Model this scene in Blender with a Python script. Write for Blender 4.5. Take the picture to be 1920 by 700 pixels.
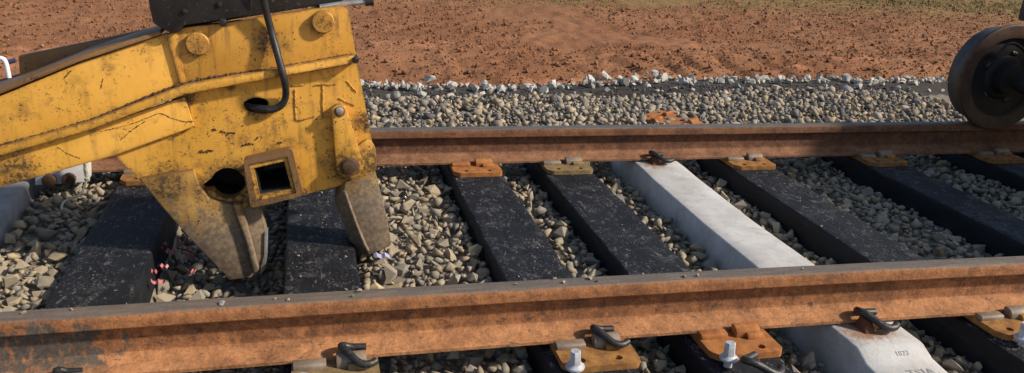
import bpy, bmesh, math, random
import numpy as np
from math import radians, cos, sin, pi
from mathutils import Vector, Matrix, noise as mnoise
from mathutils.geometry import tessellate_polygon

for o in list(bpy.data.objects):
    bpy.data.objects.remove(o)
scene = bpy.context.scene
COL = scene.collection
random.seed(7)
rng = np.random.default_rng(11)

# ------------------------------------------------------------------ camera
F = 1555.6
CAM = np.array([0.0, -2.0794, 1.2101])
PITCH, YAW, ROLL = radians(19.27), radians(-14.477), radians(3.2527)
def _axes():
    cy, sy, cp, sp, cr, sr = cos(YAW), sin(YAW), cos(PITCH), sin(PITCH), cos(ROLL), sin(ROLL)
    w = np.array([-sy*cp, cy*cp, -sp]); r0 = np.array([cy, sy, 0.0]); u0 = np.cross(r0, w)
    return r0*cr + u0*sr, -r0*sr + u0*cr, w
AR, AU, AW = _axes()
cam = bpy.data.cameras.new('camera')
cam.sensor_width = 36.0
cam.lens = F/1920*36
cam.clip_start = 0.05
cam.clip_end = 3000
camo = bpy.data.objects.new('camera', cam)
m = Matrix.Identity(4)
for i in range(3):
    m[i][0], m[i][1], m[i][2], m[i][3] = AR[i], AU[i], -AW[i], CAM[i]
camo.matrix_world = m
COL.objects.link(camo)
scene.camera = camo

# ------------------------------------------------------------------ light
SUN = Vector((0.71, -0.31, 0.54)).normalized()          # direction towards the sun
world = bpy.data.worlds.new('World')
scene.world = world
world.use_nodes = True
wn = world.node_tree
sky = wn.nodes.new('ShaderNodeTexSky')
sky.sky_type = 'NISHITA'
sky.sun_disc = False
sky.sun_elevation = math.asin(SUN.z)
sky.sun_rotation = math.atan2(SUN.x, SUN.y)
bg = wn.nodes['Background']
bg.inputs['Strength'].default_value = 0.125
wn.links.new(sky.outputs[0], bg.inputs['Color'])
sl = bpy.data.lights.new('sun', 'SUN')
sl.energy = 4.8
sl.angle = radians(3.0)
sl.color = (1.0, 0.90, 0.76)
so = bpy.data.objects.new('sun', sl)
so.rotation_euler = (-SUN).to_track_quat('-Z', 'Y').to_euler()
so.location = (4, -4, 6)
COL.objects.link(so)
vs = scene.view_settings
vs.view_transform = 'Standard'
vs.look = 'None'
vs.exposure = 0.14
vs.gamma = 1.0
vs.use_curve_mapping = False

# ------------------------------------------------------------------ pixel helpers
def ray(px, py):
    return AW + (px-960)/F*AR - (py-350)/F*AU
def atz(px, py, z):
    d = ray(px, py); return CAM + d*((z-CAM[2])/d[2])
def aty(px, py, y):
    d = ray(px, py); return CAM + d*((y-CAM[1])/d[1])
def project(p):
    d = np.asarray(p) - CAM
    z = d @ AW
    return 960+F*(d @ AR)/z, 350-F*(d @ AU)/z

# ------------------------------------------------------------------ numpy noise
def vnoise(x, y, seed=0):
    xi = np.floor(x).astype(np.int64); yi = np.floor(y).astype(np.int64)
    fx = x-xi; fy = y-yi
    fx = fx*fx*(3-2*fx); fy = fy*fy*(3-2*fy)
    def h(a, b):
        n = (a*374761393 + b*668265263 + seed*1442695041) & 0xFFFFFFFF
        n = ((n ^ (n >> 13))*1274126177) & 0xFFFFFFFF
        n = (n ^ (n >> 16)) & 0xFFFFFFFF
        return n/4294967295.0
    return (h(xi, yi)*(1-fx)+h(xi+1, yi)*fx)*(1-fy) + (h(xi, yi+1)*(1-fx)+h(xi+1, yi+1)*fx)*fy
def fbm(x, y, octv=4, seed=0, gain=0.5):
    s = 0; a = 1; t = 0
    for i in range(octv):
        s = s + a*(vnoise(x*2**i, y*2**i, seed+i*17)-0.5); t += a; a *= gain
    return s/t*2
def smooth(a, b, x):
    t = np.clip((x-a)/(b-a), 0, 1); return t*t*(3-2*t)

# ------------------------------------------------------------------ materials
class NT:
    def __init__(s, name):
        s.m = bpy.data.materials.new(name); s.m.use_nodes = True
        s.t = s.m.node_tree; s.b = s.t.nodes['Principled BSDF']
        s.pos = None
    def n(s, typ, **kw):
        nd = s.t.nodes.new(typ)
        for k, v in kw.items(): setattr(nd, k, v)
        return nd
    def put(s, sock, v):
        if isinstance(v, bpy.types.NodeSocket): s.t.links.new(v, sock)
        else:
            if sock.type == 'RGBA' and isinstance(v, (tuple, list)) and len(v) == 3: v = (*v, 1)
            sock.default_value = v
    def coord(s, kind='Object'):
        return s.n('ShaderNodeTexCoord').outputs[kind]
    def geo(s, k): return s.n('ShaderNodeNewGeometry').outputs[k]
    def scale(s, v, sc):
        nd = s.n('ShaderNodeMapping'); s.put(nd.inputs['Vector'], v); nd.inputs['Scale'].default_value = sc; return nd.outputs[0]
    def noise(s, v, scale, detail=5, rough=0.6, dist=0.0):
        nd = s.n('ShaderNodeTexNoise'); s.put(nd.inputs['Vector'], v)
        nd.inputs['Scale'].default_value = scale; nd.inputs['Detail'].default_value = detail
        nd.inputs['Roughness'].default_value = rough; nd.inputs['Distortion'].default_value = dist
        return nd.outputs['Fac']
    def voro(s, v, scale, feature='F1', out='Distance'):
        nd = s.n('ShaderNodeTexVoronoi', feature=feature); s.put(nd.inputs['Vector'], v); nd.inputs['Scale'].default_value = scale
        return nd.outputs[out]
    def math(s, op, a, b=0.0, clamp=False):
        nd = s.n('ShaderNodeMath', operation=op, use_clamp=clamp); s.put(nd.inputs[0], a); s.put(nd.inputs[1], b); return nd.outputs[0]
    def ss(s, a, b, x):
        nd = s.n('ShaderNodeMapRange', interpolation_type='SMOOTHSTEP')
        s.put(nd.inputs['Value'], x); s.put(nd.inputs['From Min'], a); s.put(nd.inputs['From Max'], b); return nd.outputs[0]
    def mix(s, f, a, b):
        nd = s.n('ShaderNodeMix', data_type='RGBA'); s.put(nd.inputs[0], f); s.put(nd.inputs[6], a); s.put(nd.inputs[7], b); return nd.outputs[2]
    def mul(s, a, b):
        nd = s.n('ShaderNodeMix', data_type='RGBA', blend_type='MULTIPLY'); nd.inputs[0].default_value = 1.0
        s.put(nd.inputs[6], a); s.put(nd.inputs[7], b); return nd.outputs[2]
    def grey(s, v):
        nd = s.n('ShaderNodeCombineColor'); [s.put(nd.inputs[i], v) for i in range(3)]; return nd.outputs[0]
    def ramp(s, f, stops, interp='LINEAR'):
        nd = s.n('ShaderNodeValToRGB'); s.put(nd.inputs[0], f); cr = nd.color_ramp; cr.interpolation = interp
        while len(cr.elements) < len(stops): cr.elements.new(0.5)
        for e, (p, c) in zip(cr.elements, stops): e.position = p; e.color = (*c, 1)
        return nd.outputs[0]
    def sep(s, v):
        nd = s.n('ShaderNodeSeparateXYZ'); s.put(nd.inputs[0], v); return nd.outputs
    def bump(s, h, strength=0.3, dist=0.01):
        nd = s.n('ShaderNodeBump'); s.put(nd.inputs['Height'], h); nd.inputs['Strength'].default_value = strength; nd.inputs['Distance'].default_value = dist
        s.put(s.b.inputs['Normal'], nd.outputs[0])
    def out(s, color, rough=0.8, metal=0.0, spec=None):
        s.put(s.b.inputs['Base Color'], color); s.put(s.b.inputs['Roughness'], rough); s.put(s.b.inputs['Metallic'], metal)
        if spec is not None: s.b.inputs['Specular IOR Level'].default_value = spec
        return s.m

def mat_rail(name, rust_a, rust_b, foot_c, top_c, patch):
    t = NT(name); P = t.geo('Position'); N = t.geo('Normal')
    x, y, z = t.sep(P)
    n1 = t.noise(P, 6, 6, 0.65); n2 = t.noise(t.scale(P, (90, 90, 7)), 1.0, 4, 0.6); n3 = t.noise(P, 70, 5, 0.7)
    c = t.mix(t.ss(0.34, 0.66, n1), rust_a, rust_b)
    c = t.mix(t.math('MULTIPLY', t.ss(0.45, 0.75, n2), 0.55), c, rust_a)
    c = t.mix(t.math('MULTIPLY', t.ss(0.52, 0.68, n3), 0.6), c, (rust_a[0]*0.42, rust_a[1]*0.42, rust_a[2]*0.5))
    nb_ = t.noise(P, 26, 6, 0.7)
    c = t.mix(t.math('MULTIPLY', t.ss(0.52, 0.66, nb_), 0.65), c, (foot_c[0]*0.95, foot_c[1]*0.88, foot_c[2]*0.75))
    c = t.mix(t.math('MULTIPLY', t.ss(0.47, 0.34, nb_), 0.55), c, (rust_a[0]*0.55, rust_a[1]*0.58, rust_a[2]*0.7))
    stk = t.noise(t.scale(P, (75, 40, 4)), 1.0, 6, 0.7)
    c = t.mix(t.math('MULTIPLY', t.ss(0.54, 0.70, stk), 0.20), c, foot_c)
    c = t.mix(t.math('MULTIPLY', t.ss(0.46, 0.30, stk), 0.22), c, (rust_a[0]*0.6, rust_a[1]*0.6, rust_a[2]*0.65))
    hd = t.math('MULTIPLY', t.ss(0.112, 0.122, z), t.ss(0.3, 0.55, n1))
    c = t.mix(t.math('MULTIPLY', hd, 0.55), c, (foot_c[0]*0.85, foot_c[1]*0.8, foot_c[2]*0.75))
    lowz = t.ss(0.05, 0.028, z)
    c = t.mix(t.math('MULTIPLY', lowz, t.ss(0.25, 0.6, n1)), c, foot_c)
    # dark flaky scale spots
    n4 = t.noise(t.scale(P, (22, 60, 60)), 1.0, 4, 0.6)
    c = t.mix(t.math('MULTIPLY', t.ss(0.635, 0.68, n4), 0.75), c, (0.05, 0.04, 0.035))
    if patch:
        edge = t.math('ADD', x, t.math('MULTIPLY', t.noise(P, 14, 6, 0.7), 0.50))
        pa = t.ss(-0.255, -0.285, edge)
        zz = t.math('MULTIPLY', t.ss(0.022, 0.036, t.math('ADD', z, t.math('MULTIPLY', t.noise(P, 45, 4), 0.02))), t.ss(0.135, 0.12, t.math('ADD', z, t.math('MULTIPLY', t.math('SUBTRACT', t.noise(P, 12, 3), 0.5), 0.16))))
        pc = t.mix(t.ss(0.5, 0.72, t.noise(t.scale(P, (60, 60, 20)), 1.0, 4)), (0.075, 0.066, 0.055), rust_b)
        c = t.mix(t.math('MULTIPLY', t.math('MULTIPLY', pa, zz), 0.92), c, pc)
    mo = t.noise(P, 21, 9, 0.78, 0.3); mf = t.noise(P, 120, 4, 0.7)
    c = t.mul(c, t.grey(t.math('ADD', 0.58, t.math('ADD', t.math('MULTIPLY', t.ss(0.36, 0.64, mo), 0.54), t.math('MULTIPLY', t.ss(0.35, 0.65, mf), 0.30)))))
    top = t.math('MULTIPLY', t.ss(0.70, 0.93, t.math('ADD', t.sep(N)[2], t.math('MULTIPLY', t.math('SUBTRACT', n3, 0.5), 0.25))), t.ss(0.12, 0.14, z))
    tc = t.mix(t.ss(0.4, 0.7, t.noise(t.scale(P, (8, 60, 1)), 1.0, 5, 0.65)), top_c, (top_c[0]*1.5, top_c[1]*1.4, top_c[2]*1.25))
    c = t.mix(top, c, tc)
    t.bump(t.math('ADD', t.math('ADD', n3, mo), t.math('MULTIPLY', n4, 0.7)), 0.5, 0.005)
    return t.out(c, t.math('SUBTRACT', 0.88, t.math('MULTIPLY', top, 0.28)), 0.0, 0.35)

M = {}
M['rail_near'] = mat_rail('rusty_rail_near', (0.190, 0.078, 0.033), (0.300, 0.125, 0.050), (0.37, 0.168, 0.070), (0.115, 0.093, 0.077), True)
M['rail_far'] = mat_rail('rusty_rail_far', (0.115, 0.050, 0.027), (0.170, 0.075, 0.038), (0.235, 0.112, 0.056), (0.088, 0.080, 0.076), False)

def mat_timber():
    t = NT('tarred_timber'); P = t.coord('Object'); W = t.geo('Position')
    g = t.noise(t.scale(W, (55, 5, 55)), 1.0, 6, 0.65); n = t.noise(W, 9, 5); f = t.noise(W, 110, 4, 0.7)
    c = t.mix(t.ss(0.35, 0.7, n), (0.0042, 0.0047, 0.0068), (0.0095, 0.0107, 0.0155))
    c = t.mix(t.math('MULTIPLY', t.ss(0.56, 0.72, g), 0.5), c, (0.035, 0.036, 0.042))
    up = t.ss(0.75, 0.95, t.sep(t.geo('Normal'))[2])
    dust = t.math('MULTIPLY', t.math('MULTIPLY', t.ss(0.575, 0.64, f), t.ss(0.42, 0.66, t.noise(W, 6, 5, 0.7))), up)
    c = t.mix(t.math('MULTIPLY', dust, 0.75), c, (0.20, 0.18, 0.15))
    s2 = t.math('MULTIPLY', t.ss(0.60, 0.66, t.noise(t.scale(W, (50, 22, 40)), 1.0, 5, 0.6)), up)
    c = t.mix(t.math('MULTIPLY', s2, 0.5), c, (0.17, 0.165, 0.16))
    sc_ = t.math('MULTIPLY', t.math('MULTIPLY', t.ss(0.50, 0.66, t.noise(W, 13, 6, 0.7, 0.6)), t.ss(0.42, 0.6, f)), up)
    c = t.mix(t.math('MULTIPLY', sc_, 0.55), c, (0.15, 0.14, 0.13))
    ck = t.math('MULTIPLY', t.ss(0.655, 0.69, t.noise(t.scale(W, (34, 1.6, 34)), 1.0, 4, 0.55)), 0.9)
    c = t.mix(ck, c, (0.004, 0.004, 0.005))
    t.bump(t.math('ADD', t.math('MULTIPLY', g, 1.0), t.math('MULTIPLY', f, 0.5)), 0.55, 0.006)
    return t.out(c, t.math('ADD', 0.58, t.math('MULTIPLY', n, 0.25)), 0, 0.30)
M['timber'] = mat_timber()

def mat_concrete():
    t = NT('sleeper_concrete'); P = t.geo('Position')
    n = t.noise(P, 5, 6, 0.6); f = t.noise(P, 160, 3, 0.6); v = t.noise(t.scale(P, (30, 8, 8)), 1.0, 5)
    c = t.mix(t.ss(0.3, 0.7, n), (0.42, 0.405, 0.382), (0.54, 0.523, 0.495))
    c = t.mix(t.math('MULTIPLY', t.ss(0.55, 0.72, v), 0.5), c, (0.46, 0.385, 0.31))
    c = t.mix(t.math('MULTIPLY', t.ss(0.66, 0.72, t.noise(P, 60, 4)), 0.5), c, (0.25, 0.21, 0.18))
    st = t.noise(P, 11, 6, 0.7, 0.4)
    c = t.mix(t.math('MULTIPLY', t.ss(0.50, 0.68, st), 0.45), c, (0.33, 0.275, 0.215))
    c = t.mix(t.math('MULTIPLY', t.ss(0.47, 0.36, st), 0.35), c, (0.60, 0.60, 0.60))
    for q in ((1.64, -0.125, -0.01), (1.70, -0.12, -0.01), (1.66, 1.55, -0.01)):
        dn = t.n('ShaderNodeVectorMath', operation='DISTANCE'); t.put(dn.inputs[0], P); dn.inputs[1].default_value = q
        k = t.ss(0.085, 0.02, t.math('ADD', dn.outputs['Value'], t.math('MULTIPLY', t.math('SUBTRACT', t.noise(P, 40, 5, 0.7), 0.5), 0.14)))
        c = t.mix(t.math('MULTIPLY', k, 0.8), c, (0.25, 0.115, 0.05))
    pore = t.ss(0.16, 0.06, t.voro(P, 70))
    c = t.mix(t.math('MULTIPLY', t.math('MULTIPLY', pore, t.ss(0.5, 0.6, t.noise(P, 25, 3))), 0.7), c, (0.14, 0.13, 0.12))
    t.bump(t.math('SUBTRACT', t.math('ADD', f, t.math('MULTIPLY', st, 2)), pore), 0.3, 0.004)
    return t.out(c, 0.85, 0, 0.3)
M['concrete'] = mat_concrete()

def mat_yellow(name, grime=0.25, chip=0.66, base=(0.80, 0.415, 0.055), tip=None):
    t = NT(name); P = t.geo('Position'); N = t.geo('Normal')
    n1 = t.noise(P, 3.2, 5, 0.6); n2 = t.noise(P, 14, 6, 0.65); n3 = t.noise(P, 60, 5, 0.65); n4 = t.noise(t.scale(P, (40, 40, 6)), 1.0, 4)
    c = t.mix(t.ss(0.3, 0.7, n1), (base[0]*0.86, base[1]*0.84, base[2]*0.8), (base[0]*1.08, base[1]*1.10, base[2]*1.5))
    c = t.mix(t.math('MULTIPLY', t.ss(0.5, 0.72, n2), min(1, grime*1.6)), c, (0.30, 0.15, 0.035))
    c = t.mix(t.math('MULTIPLY', t.ss(0.5, 0.75, n4), grime), c, (0.24, 0.125, 0.035))
    # grease and ground-in dirt round holes, pins and the lower working edge
    GR = ((428, 350, 0.13), (380, 352, 0.07), (470, 385, 0.12), (512, 333, 0.13), (656, 313, 0.10), (690, 300, 0.08), (480, 205, 0.05), (372, 84, 0.055), (606, 44, 0.055), (350, 178, 0.05), (430, 160, 0.03), (560, 375, 0.07), (30, 320, 0.10), (320, 345, 0.10), (680, 230, 0.05), (500, 78, 0.06))
    gm = None
    for gx_, gy_, gr_ in GR:
        q = aty(gx_, gy_, 0.75)
        dn = t.n('ShaderNodeVectorMath', operation='DISTANCE'); t.put(dn.inputs[0], P); dn.inputs[1].default_value = (q[0], 0.75, q[2])
        k = t.ss(gr_, gr_*0.35, t.math('ADD', dn.outputs['Value'], t.math('MULTIPLY', t.math('SUBTRACT', n2, 0.5), gr_*0.9)))
        gm = k if gm is None else t.math('MAXIMUM', gm, k)
    c = t.mix(t.math('MULTIPLY', gm, t.math('ADD', 0.38, t.math('MULTIPLY', t.ss(0.40, 0.60, n3), 0.55))), c, (0.070, 0.040, 0.018))
    n5 = t.noise(P, 130, 4, 0.6)
    sp = t.math('MULTIPLY', t.ss(0.60, 0.64, t.math('ADD', n5, t.math('MULTIPLY', gm, 0.06))), t.ss(0.40, 0.60, t.math('ADD', t.noise(P, 7, 4), t.math('MULTIPLY', gm, 0.3))))
    c = t.mix(t.math('MULTIPLY', sp, 0.8), c, (0.05, 0.030, 0.018))
    # paint chips down to dark steel, clustered
    cl = t.ss(0.46, 0.64, t.noise(P, 5.5, 4, 0.5))
    ch = t.ss(chip, chip+0.025, t.math('ADD', n3, t.math('MULTIPLY', t.math('SUBTRACT', cl, 1.0), 0.10)))
    c = t.mix(t.math('MULTIPLY', ch, 0.9), c, (0.035, 0.022, 0.014))
    ch2 = t.ss(chip+0.13, chip+0.15, t.noise(t.scale(P, (9, 9, 26)), 1.0, 6, 0.6))
    c = t.mix(t.math('MULTIPLY', ch2, 0.85), c, (0.06, 0.035, 0.02))
    # settled earth on upward faces
    up = t.math('MULTIPLY', t.ss(0.55, 0.9, t.sep(N)[2]), t.ss(0.3, 0.5, n2))
    c = t.mix(t.math('MULTIPLY', up, 0.75), c, (0.15, 0.075, 0.03))
    # worn corners and edges (bevel normal against the face normal)
    bv = t.n('ShaderNodeBevel', samples=4); bv.inputs['Radius'].default_value = 0.012
    dt = t.n('ShaderNodeVectorMath', operation='DOT_PRODUCT'); t.put(dt.inputs[0], bv.outputs[0]); t.put(dt.inputs[1], N)
    ed = t.math('MULTIPLY', t.ss(0.985, 0.88, dt.outputs['Value']), t.ss(0.38, 0.52, n3))
    c = t.mix(t.math('MULTIPLY', ed, 0.8), c, (0.12, 0.07, 0.035))
    if tip:
        z = t.sep(P)[2]
        k = t.ss(tip[0], tip[1], t.math('ADD', z, t.math('ADD', t.math('MULTIPLY', t.math('SUBTRACT', n2, 0.5), 0.30), t.math('MULTIPLY', t.math('SUBTRACT', n3, 0.5), 0.35))))
        st = t.mix(t.ss(0.35, 0.7, n3), (0.150, 0.106, 0.070), (0.275, 0.205, 0.138))
        c = t.mix(k, c, st)
    t.bump(t.math('SUBTRACT', t.math('MULTIPLY', n3, 0.5), ch), 0.30, 0.003)
    return t.out(c, t.math('ADD', 0.42, t.math('MULTIPLY', n2, 0.35)), 0, 0.4)
M['yellow'] = mat_yellow('yellow_paint', 0.45, 0.61)  # boom: cleaner, lighter base partly stands in for a turn towards the sun
M['yellow_dirty'] = mat_yellow('yellow_paint_grimy', 0.75, 0.60, (0.66, 0.325, 0.040))
M['yellow_chip'] = mat_yellow('yellow_paint_chipped', 0.60, 0.585, (0.74, 0.375, 0.045))
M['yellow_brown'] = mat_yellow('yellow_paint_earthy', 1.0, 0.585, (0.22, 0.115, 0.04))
M['tooth'] = mat_yellow('tooth_worn_steel', 0.75, 0.575, (0.46, 0.25, 0.045), (0.20, 0.05))
M['tooth_right'] = mat_yellow('tooth_worn_steel_right', 0.75, 0.575, (0.46, 0.25, 0.045), (0.28, 0.20))

def mat_simple(name, a, b, sc=20, rough=0.7, metal=0.0, bump=0.2, spec=0.4, spots=None):
    t = NT(name); P = t.geo('Position')
    n = t.noise(P, sc, 6, 0.65); f = t.noise(P, sc*6, 4, 0.6)
    c = t.mix(t.ss(0.32, 0.68, n), a, b)
    if spots: c = t.mix(t.math('MULTIPLY', t.ss(0.60, 0.68, f), 0.7), c, spots)
    t.bump(t.math('ADD', n, t.math('MULTIPLY', f, 0.5)), bump, 0.004)
    return t.out(c, rough, metal, spec)
M['black_steel'] = mat_simple('black_casting', (0.012, 0.011, 0.0105), (0.026, 0.023, 0.021), 12, 0.6, 0, 0.3, 0.4, (0.09, 0.075, 0.06))
M['bright_steel'] = mat_simple('bright_worn_steel', (0.42, 0.40, 0.37), (0.60, 0.58, 0.55), 30, 0.4, 0.7)
M['rubber'] = mat_simple('black_rubber', (0.014, 0.014, 0.015), (0.026, 0.026, 0.027), 25, 0.45, 0, 0.12, 0.5, (0.06, 0.05, 0.04))
M['clip'] = mat_simple('dark_clip_steel', (0.016, 0.017, 0.019), (0.040, 0.038, 0.036), 60, 0.42, 0.2, 0.35, 0.5, (0.20, 0.17, 0.13))
M['clip_rusty'] = mat_simple('rusty_clip_shoulder', (0.16, 0.055, 0.02), (0.08, 0.03, 0.015), 60, 0.85)
M['plate'] = mat_simple('rusty_plate', (0.185, 0.082, 0.028), (0.36, 0.175, 0.048), 26, 0.85, 0, 0.45, 0.25, (0.13, 0.062, 0.03))
M['plate_orange'] = mat_simple('orange_rust_plate', (0.25, 0.092, 0.030), (0.41, 0.165, 0.048), 26, 0.85, 0, 0.45, 0.25, (0.17, 0.075, 0.035))
M['plate_olive'] = mat_simple('dusty_plate', (0.150, 0.100, 0.050), (0.26, 0.175, 0.075), 26, 0.9, 0, 0.45, 0.25, (0.10, 0.07, 0.04))
M['housing'] = mat_simple('plate_shoulder_steel', (0.17, 0.125, 0.09), (0.25, 0.200, 0.15), 30, 0.6, 0.1, 0.2, 0.4, (0.50, 0.22, 0.06))
M['galv'] = mat_simple('galvanised_steel', (0.34, 0.35, 0.38), (0.55, 0.56, 0.59), 60, 0.55, 0.15, 0.3, 0.4, (0.24, 0.22, 0.20))
M['white'] = mat_simple('white_painted_block', (0.62, 0.62, 0.64), (0.74, 0.74, 0.75), 14, 0.7, 0, 0.2, 0.4, (0.45, 0.42, 0.40))
M['brown_bolt'] = mat_simple('brown_rusty_bolt', (0.065, 0.036, 0.022), (0.12, 0.065, 0.035), 40, 0.8, 0, 0.3, 0.3)
M['wheel_rim'] = mat_simple('rusty_wheel_rim', (0.050, 0.028, 0.018), (0.095, 0.050, 0.029), 24, 0.7, 0.1, 0.25, 0.4, (0.06, 0.035, 0.02))
M['wheel_tread'] = mat_simple('wheel_tread_steel', (0.045, 0.042, 0.042), (0.085, 0.078, 0.075), 18, 0.5, 0.4, 0.15)
M['wheel_web'] = mat_simple('black_greasy_wheel', (0.006, 0.006, 0.006), (0.013, 0.012, 0.0115), 14, 0.65, 0, 0.4, 0.4, (0.035, 0.03, 0.026))
M['machine_black'] = mat_simple('dark_vehicle_paint', (0.020, 0.021, 0.024), (0.034, 0.034, 0.036), 6, 0.5)
M['navy'] = mat_simple('navy_rubber', (0.03, 0.04, 0.09), (0.05, 0.06, 0.12), 20, 0.6)
M['white_plastic'] = mat_simple('white_plastic', (0.66, 0.67, 0.70), (0.76, 0.77, 0.78), 12, 0.5, 0, 0.05)
M['cord'] = mat_simple('frayed_cord', (0.50, 0.43, 0.32), (0.62, 0.55, 0.43), 90, 0.9)
M['red_tape'] = mat_simple('red_plastic_tape', (0.36, 0.085, 0.09), (0.50, 0.17, 0.17), 40, 0.5)
M['lavender'] = mat_simple('lavender_plastic', (0.30, 0.29, 0.46), (0.38, 0.37, 0.54), 20, 0.5)
M['pink'] = mat_simple('pink_paint', (0.68, 0.16, 0.18), (0.78, 0.25, 0.26), 40, 0.6)
M['ink'] = mat_simple('stamped_mark', (0.24, 0.225, 0.21), (0.46, 0.44, 0.42), 40, 0.9)

def mat_stone(name, stops, dust=None):
    t = NT(name); P = t.geo('Position')
    oi = t.n('ShaderNodeObjectInfo').outputs['Random']
    r = t.math('FRACT', t.math('ADD', t.geo('Random Per Island'), oi))
    c = t.ramp(r, stops)
    r2 = t.math('FRACT', t.math('MULTIPLY', r, 17.3))
    n = t.noise(P, 45, 6, 0.7); f = t.noise(P, 240, 3, 0.6)
    c = t.mul(c, t.grey(t.math('ADD', 0.66, t.math('MULTIPLY', n, 0.55))))
    c = t.mul(c, t.grey(t.math('ADD', 0.68, t.math('MULTIPLY', r2, 0.50))))
    if dust: c = t.mix(t.math('MULTIPLY', t.math('MULTIPLY', t.ss(0.1, 0.8, t.sep(t.geo('Normal'))[2]), t.ss(0.30, 0.62, t.noise(P, 18, 5, 0.7))), 0.55), c, dust)
    t.bump(t.math('ADD', n, t.math('MULTIPLY', f, 0.4)), 0.35, 0.004)
    return t.out(c, 0.92, 0, 0.2)
M['stone'] = mat_stone('ballast_stone', [(0.0, (0.40, 0.320, 0.215)), (0.25, (0.31, 0.260, 0.185)), (0.42, (0.265, 0.235, 0.185)), (0.60, (0.225, 0.215, 0.19)), (0.72, (0.36, 0.295, 0.20)), (0.86, (0.46, 0.350, 0.215)), (1.0, (0.27, 0.235, 0.185))], (0.33, 0.275, 0.195))
M['stone_far'] = mat_stone('shoulder_stone', [(0.0, (0.46, 0.355, 0.225)), (0.20, (0.29, 0.255, 0.21)), (0.38, (0.125, 0.12, 0.118)), (0.55, (0.33, 0.29, 0.24)), (0.72, (0.50, 0.38, 0.235)), (0.86, (0.17, 0.16, 0.15)), (1.0, (0.42, 0.355, 0.27))])
M['stone_pale'] = mat_stone('pale_stone', [(0.0, (0.52, 0.48, 0.41)), (0.35, (0.36, 0.345, 0.32)), (0.7, (0.58, 0.53, 0.45)), (1.0, (0.45, 0.41, 0.35))])
M['grit_dark'] = mat_stone('dark_grit', [(0.0, (0.055, 0.050, 0.047)), (0.6, (0.085, 0.075, 0.068)), (0.9, (0.16, 0.145, 0.13)), (1.0, (0.26, 0.24, 0.21))])
M['concrete_shaded'] = mat_simple('concrete_shaded', (0.20, 0.20, 0.20), (0.30, 0.295, 0.29), 9, 0.9, 0, 0.3, 0.3, (0.15, 0.14, 0.13))  # darker copy of the concrete, the boom's shade put into its colour
M['bed'] = mat_simple('ballast_bed_dirt', (0.17, 0.145, 0.108), (0.26, 0.22, 0.165), 60, 0.95, 0, 0.6, 0.2)

def mat_soil():
    t = NT('red_soil'); P = t.geo('Position')
    x, y, z = t.sep(P)
    n1 = t.noise(P, 0.9, 6, 0.6); n2 = t.noise(P, 7, 6, 0.7); n3 = t.noise(P, 30, 5, 0.7)
    c = t.mix(t.ss(0.34, 0.66, n1), (0.225, 0.098, 0.046), (0.290, 0.138, 0.068))
    c = t.mix(t.math('MULTIPLY', t.ss(0.5, 0.8, n2), 0.55), c, (0.265, 0.122, 0.066))
    c = t.mix(t.math('MULTIPLY', t.ss(0.56, 0.72, n3), 0.4), c, (0.40, 0.21, 0.115))
    # packed bare pan near the track, paler
    pan = t.math('MULTIPLY', t.ss(0.56, 0.66, t.noise(t.scale(P, (0.55, 2.2, 1)), 1.0, 3)), t.math('MULTIPLY', t.ss(4.6, 5.2, y), t.ss(7.2, 6.0, y)))
    c = t.mix(t.math('MULTIPLY', pan, 0.6), c, (0.46, 0.205, 0.11))
    # thin green and straw growth further off
    gy = t.math('ADD', t.math('ADD', y, t.math('MULTIPLY', x, 0.07)), t.math('MULTIPLY', t.math('SUBTRACT', t.noise(P, 0.8, 5), 0.5), 3.0))
    g = t.math('MULTIPLY', t.ss(8.7, 11.2, gy), t.ss(0.25, 0.6, n2))
    c = t.mix(t.math('MULTIPLY', g, 0.85), c, t.mix(n3, (0.115, 0.115, 0.038), (0.27, 0.20, 0.075)))
    # black grit path beside the shoulder
    d = t.math('MULTIPLY', t.ss(2.9, 3.05, y), t.ss(4.05, 3.90, y))
    c = t.mix(d, c, t.mix(n3, (0.040, 0.034, 0.031), (0.090, 0.076, 0.066)))
    t.bump(t.math('ADD', n2, n3), 0.7, 0.02)
    return t.out(c, 0.95, 0, 0.15)
M['soil'] = mat_soil()
M['clod'] = mat_stone('soil_clod', [(0.0, (0.25, 0.110, 0.053)), (0.5, (0.29, 0.138, 0.068)), (0.85, (0.20, 0.088, 0.043)), (1.0, (0.33, 0.18, 0.098))])
def mat_grass():
    t = NT('grass_blades')
    r = t.geo('Random Per Island')
    c = t.ramp(r, [(0.0, (0.060, 0.085, 0.018)), (0.5, (0.105, 0.125, 0.030)), (0.8, (0.22, 0.19, 0.055)), (1.0, (0.30, 0.24, 0.10))])
    return t.out(c, 0.7, 0, 0.3)
M['grass'] = mat_grass()

# ------------------------------------------------------------------ object helpers
def link(name, me, mat, parent=None):
    o = bpy.data.objects.new(name, me); COL.objects.link(o)
    if mat is not None and me is not None:
        if not me.materials: me.materials.append(M[mat] if isinstance(mat, str) else mat)
    if parent is not None: o.parent = parent
    return o
def tag(o, label, cat, group=None):
    o['label'] = label; o['category'] = cat
    if group: o['group'] = group
    return o
def kind(o, k): o['kind'] = k; return o
def empty(name, loc=(0, 0, 0)):
    o = bpy.data.objects.new(name, None); o.location = loc; o.empty_display_size = 0.1; COL.objects.link(o); return o
def finish(me, ang=35):
    me.update()
    for p in me.polygons: p.use_smooth = True
    me.set_sharp_from_angle(angle=radians(ang))
def bm_mesh(bm, name, ang=35, bev=0.0, seg=2):
    bmesh.ops.remove_doubles(bm, verts=bm.verts, dist=1e-5)
    bmesh.ops.recalc_face_normals(bm, faces=bm.faces)
    if bev:
        es = [e for e in bm.edges if len(e.link_faces) == 2 and e.calc_face_angle(0) > radians(28)]
        bmesh.ops.bevel(bm, geom=es, offset=bev, segments=seg, affect='EDGES', clamp_overlap=True, profile=0.5)
    me = bpy.data.meshes.new(name); bm.to_mesh(me); bm.free(); finish(me, ang); return me
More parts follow.
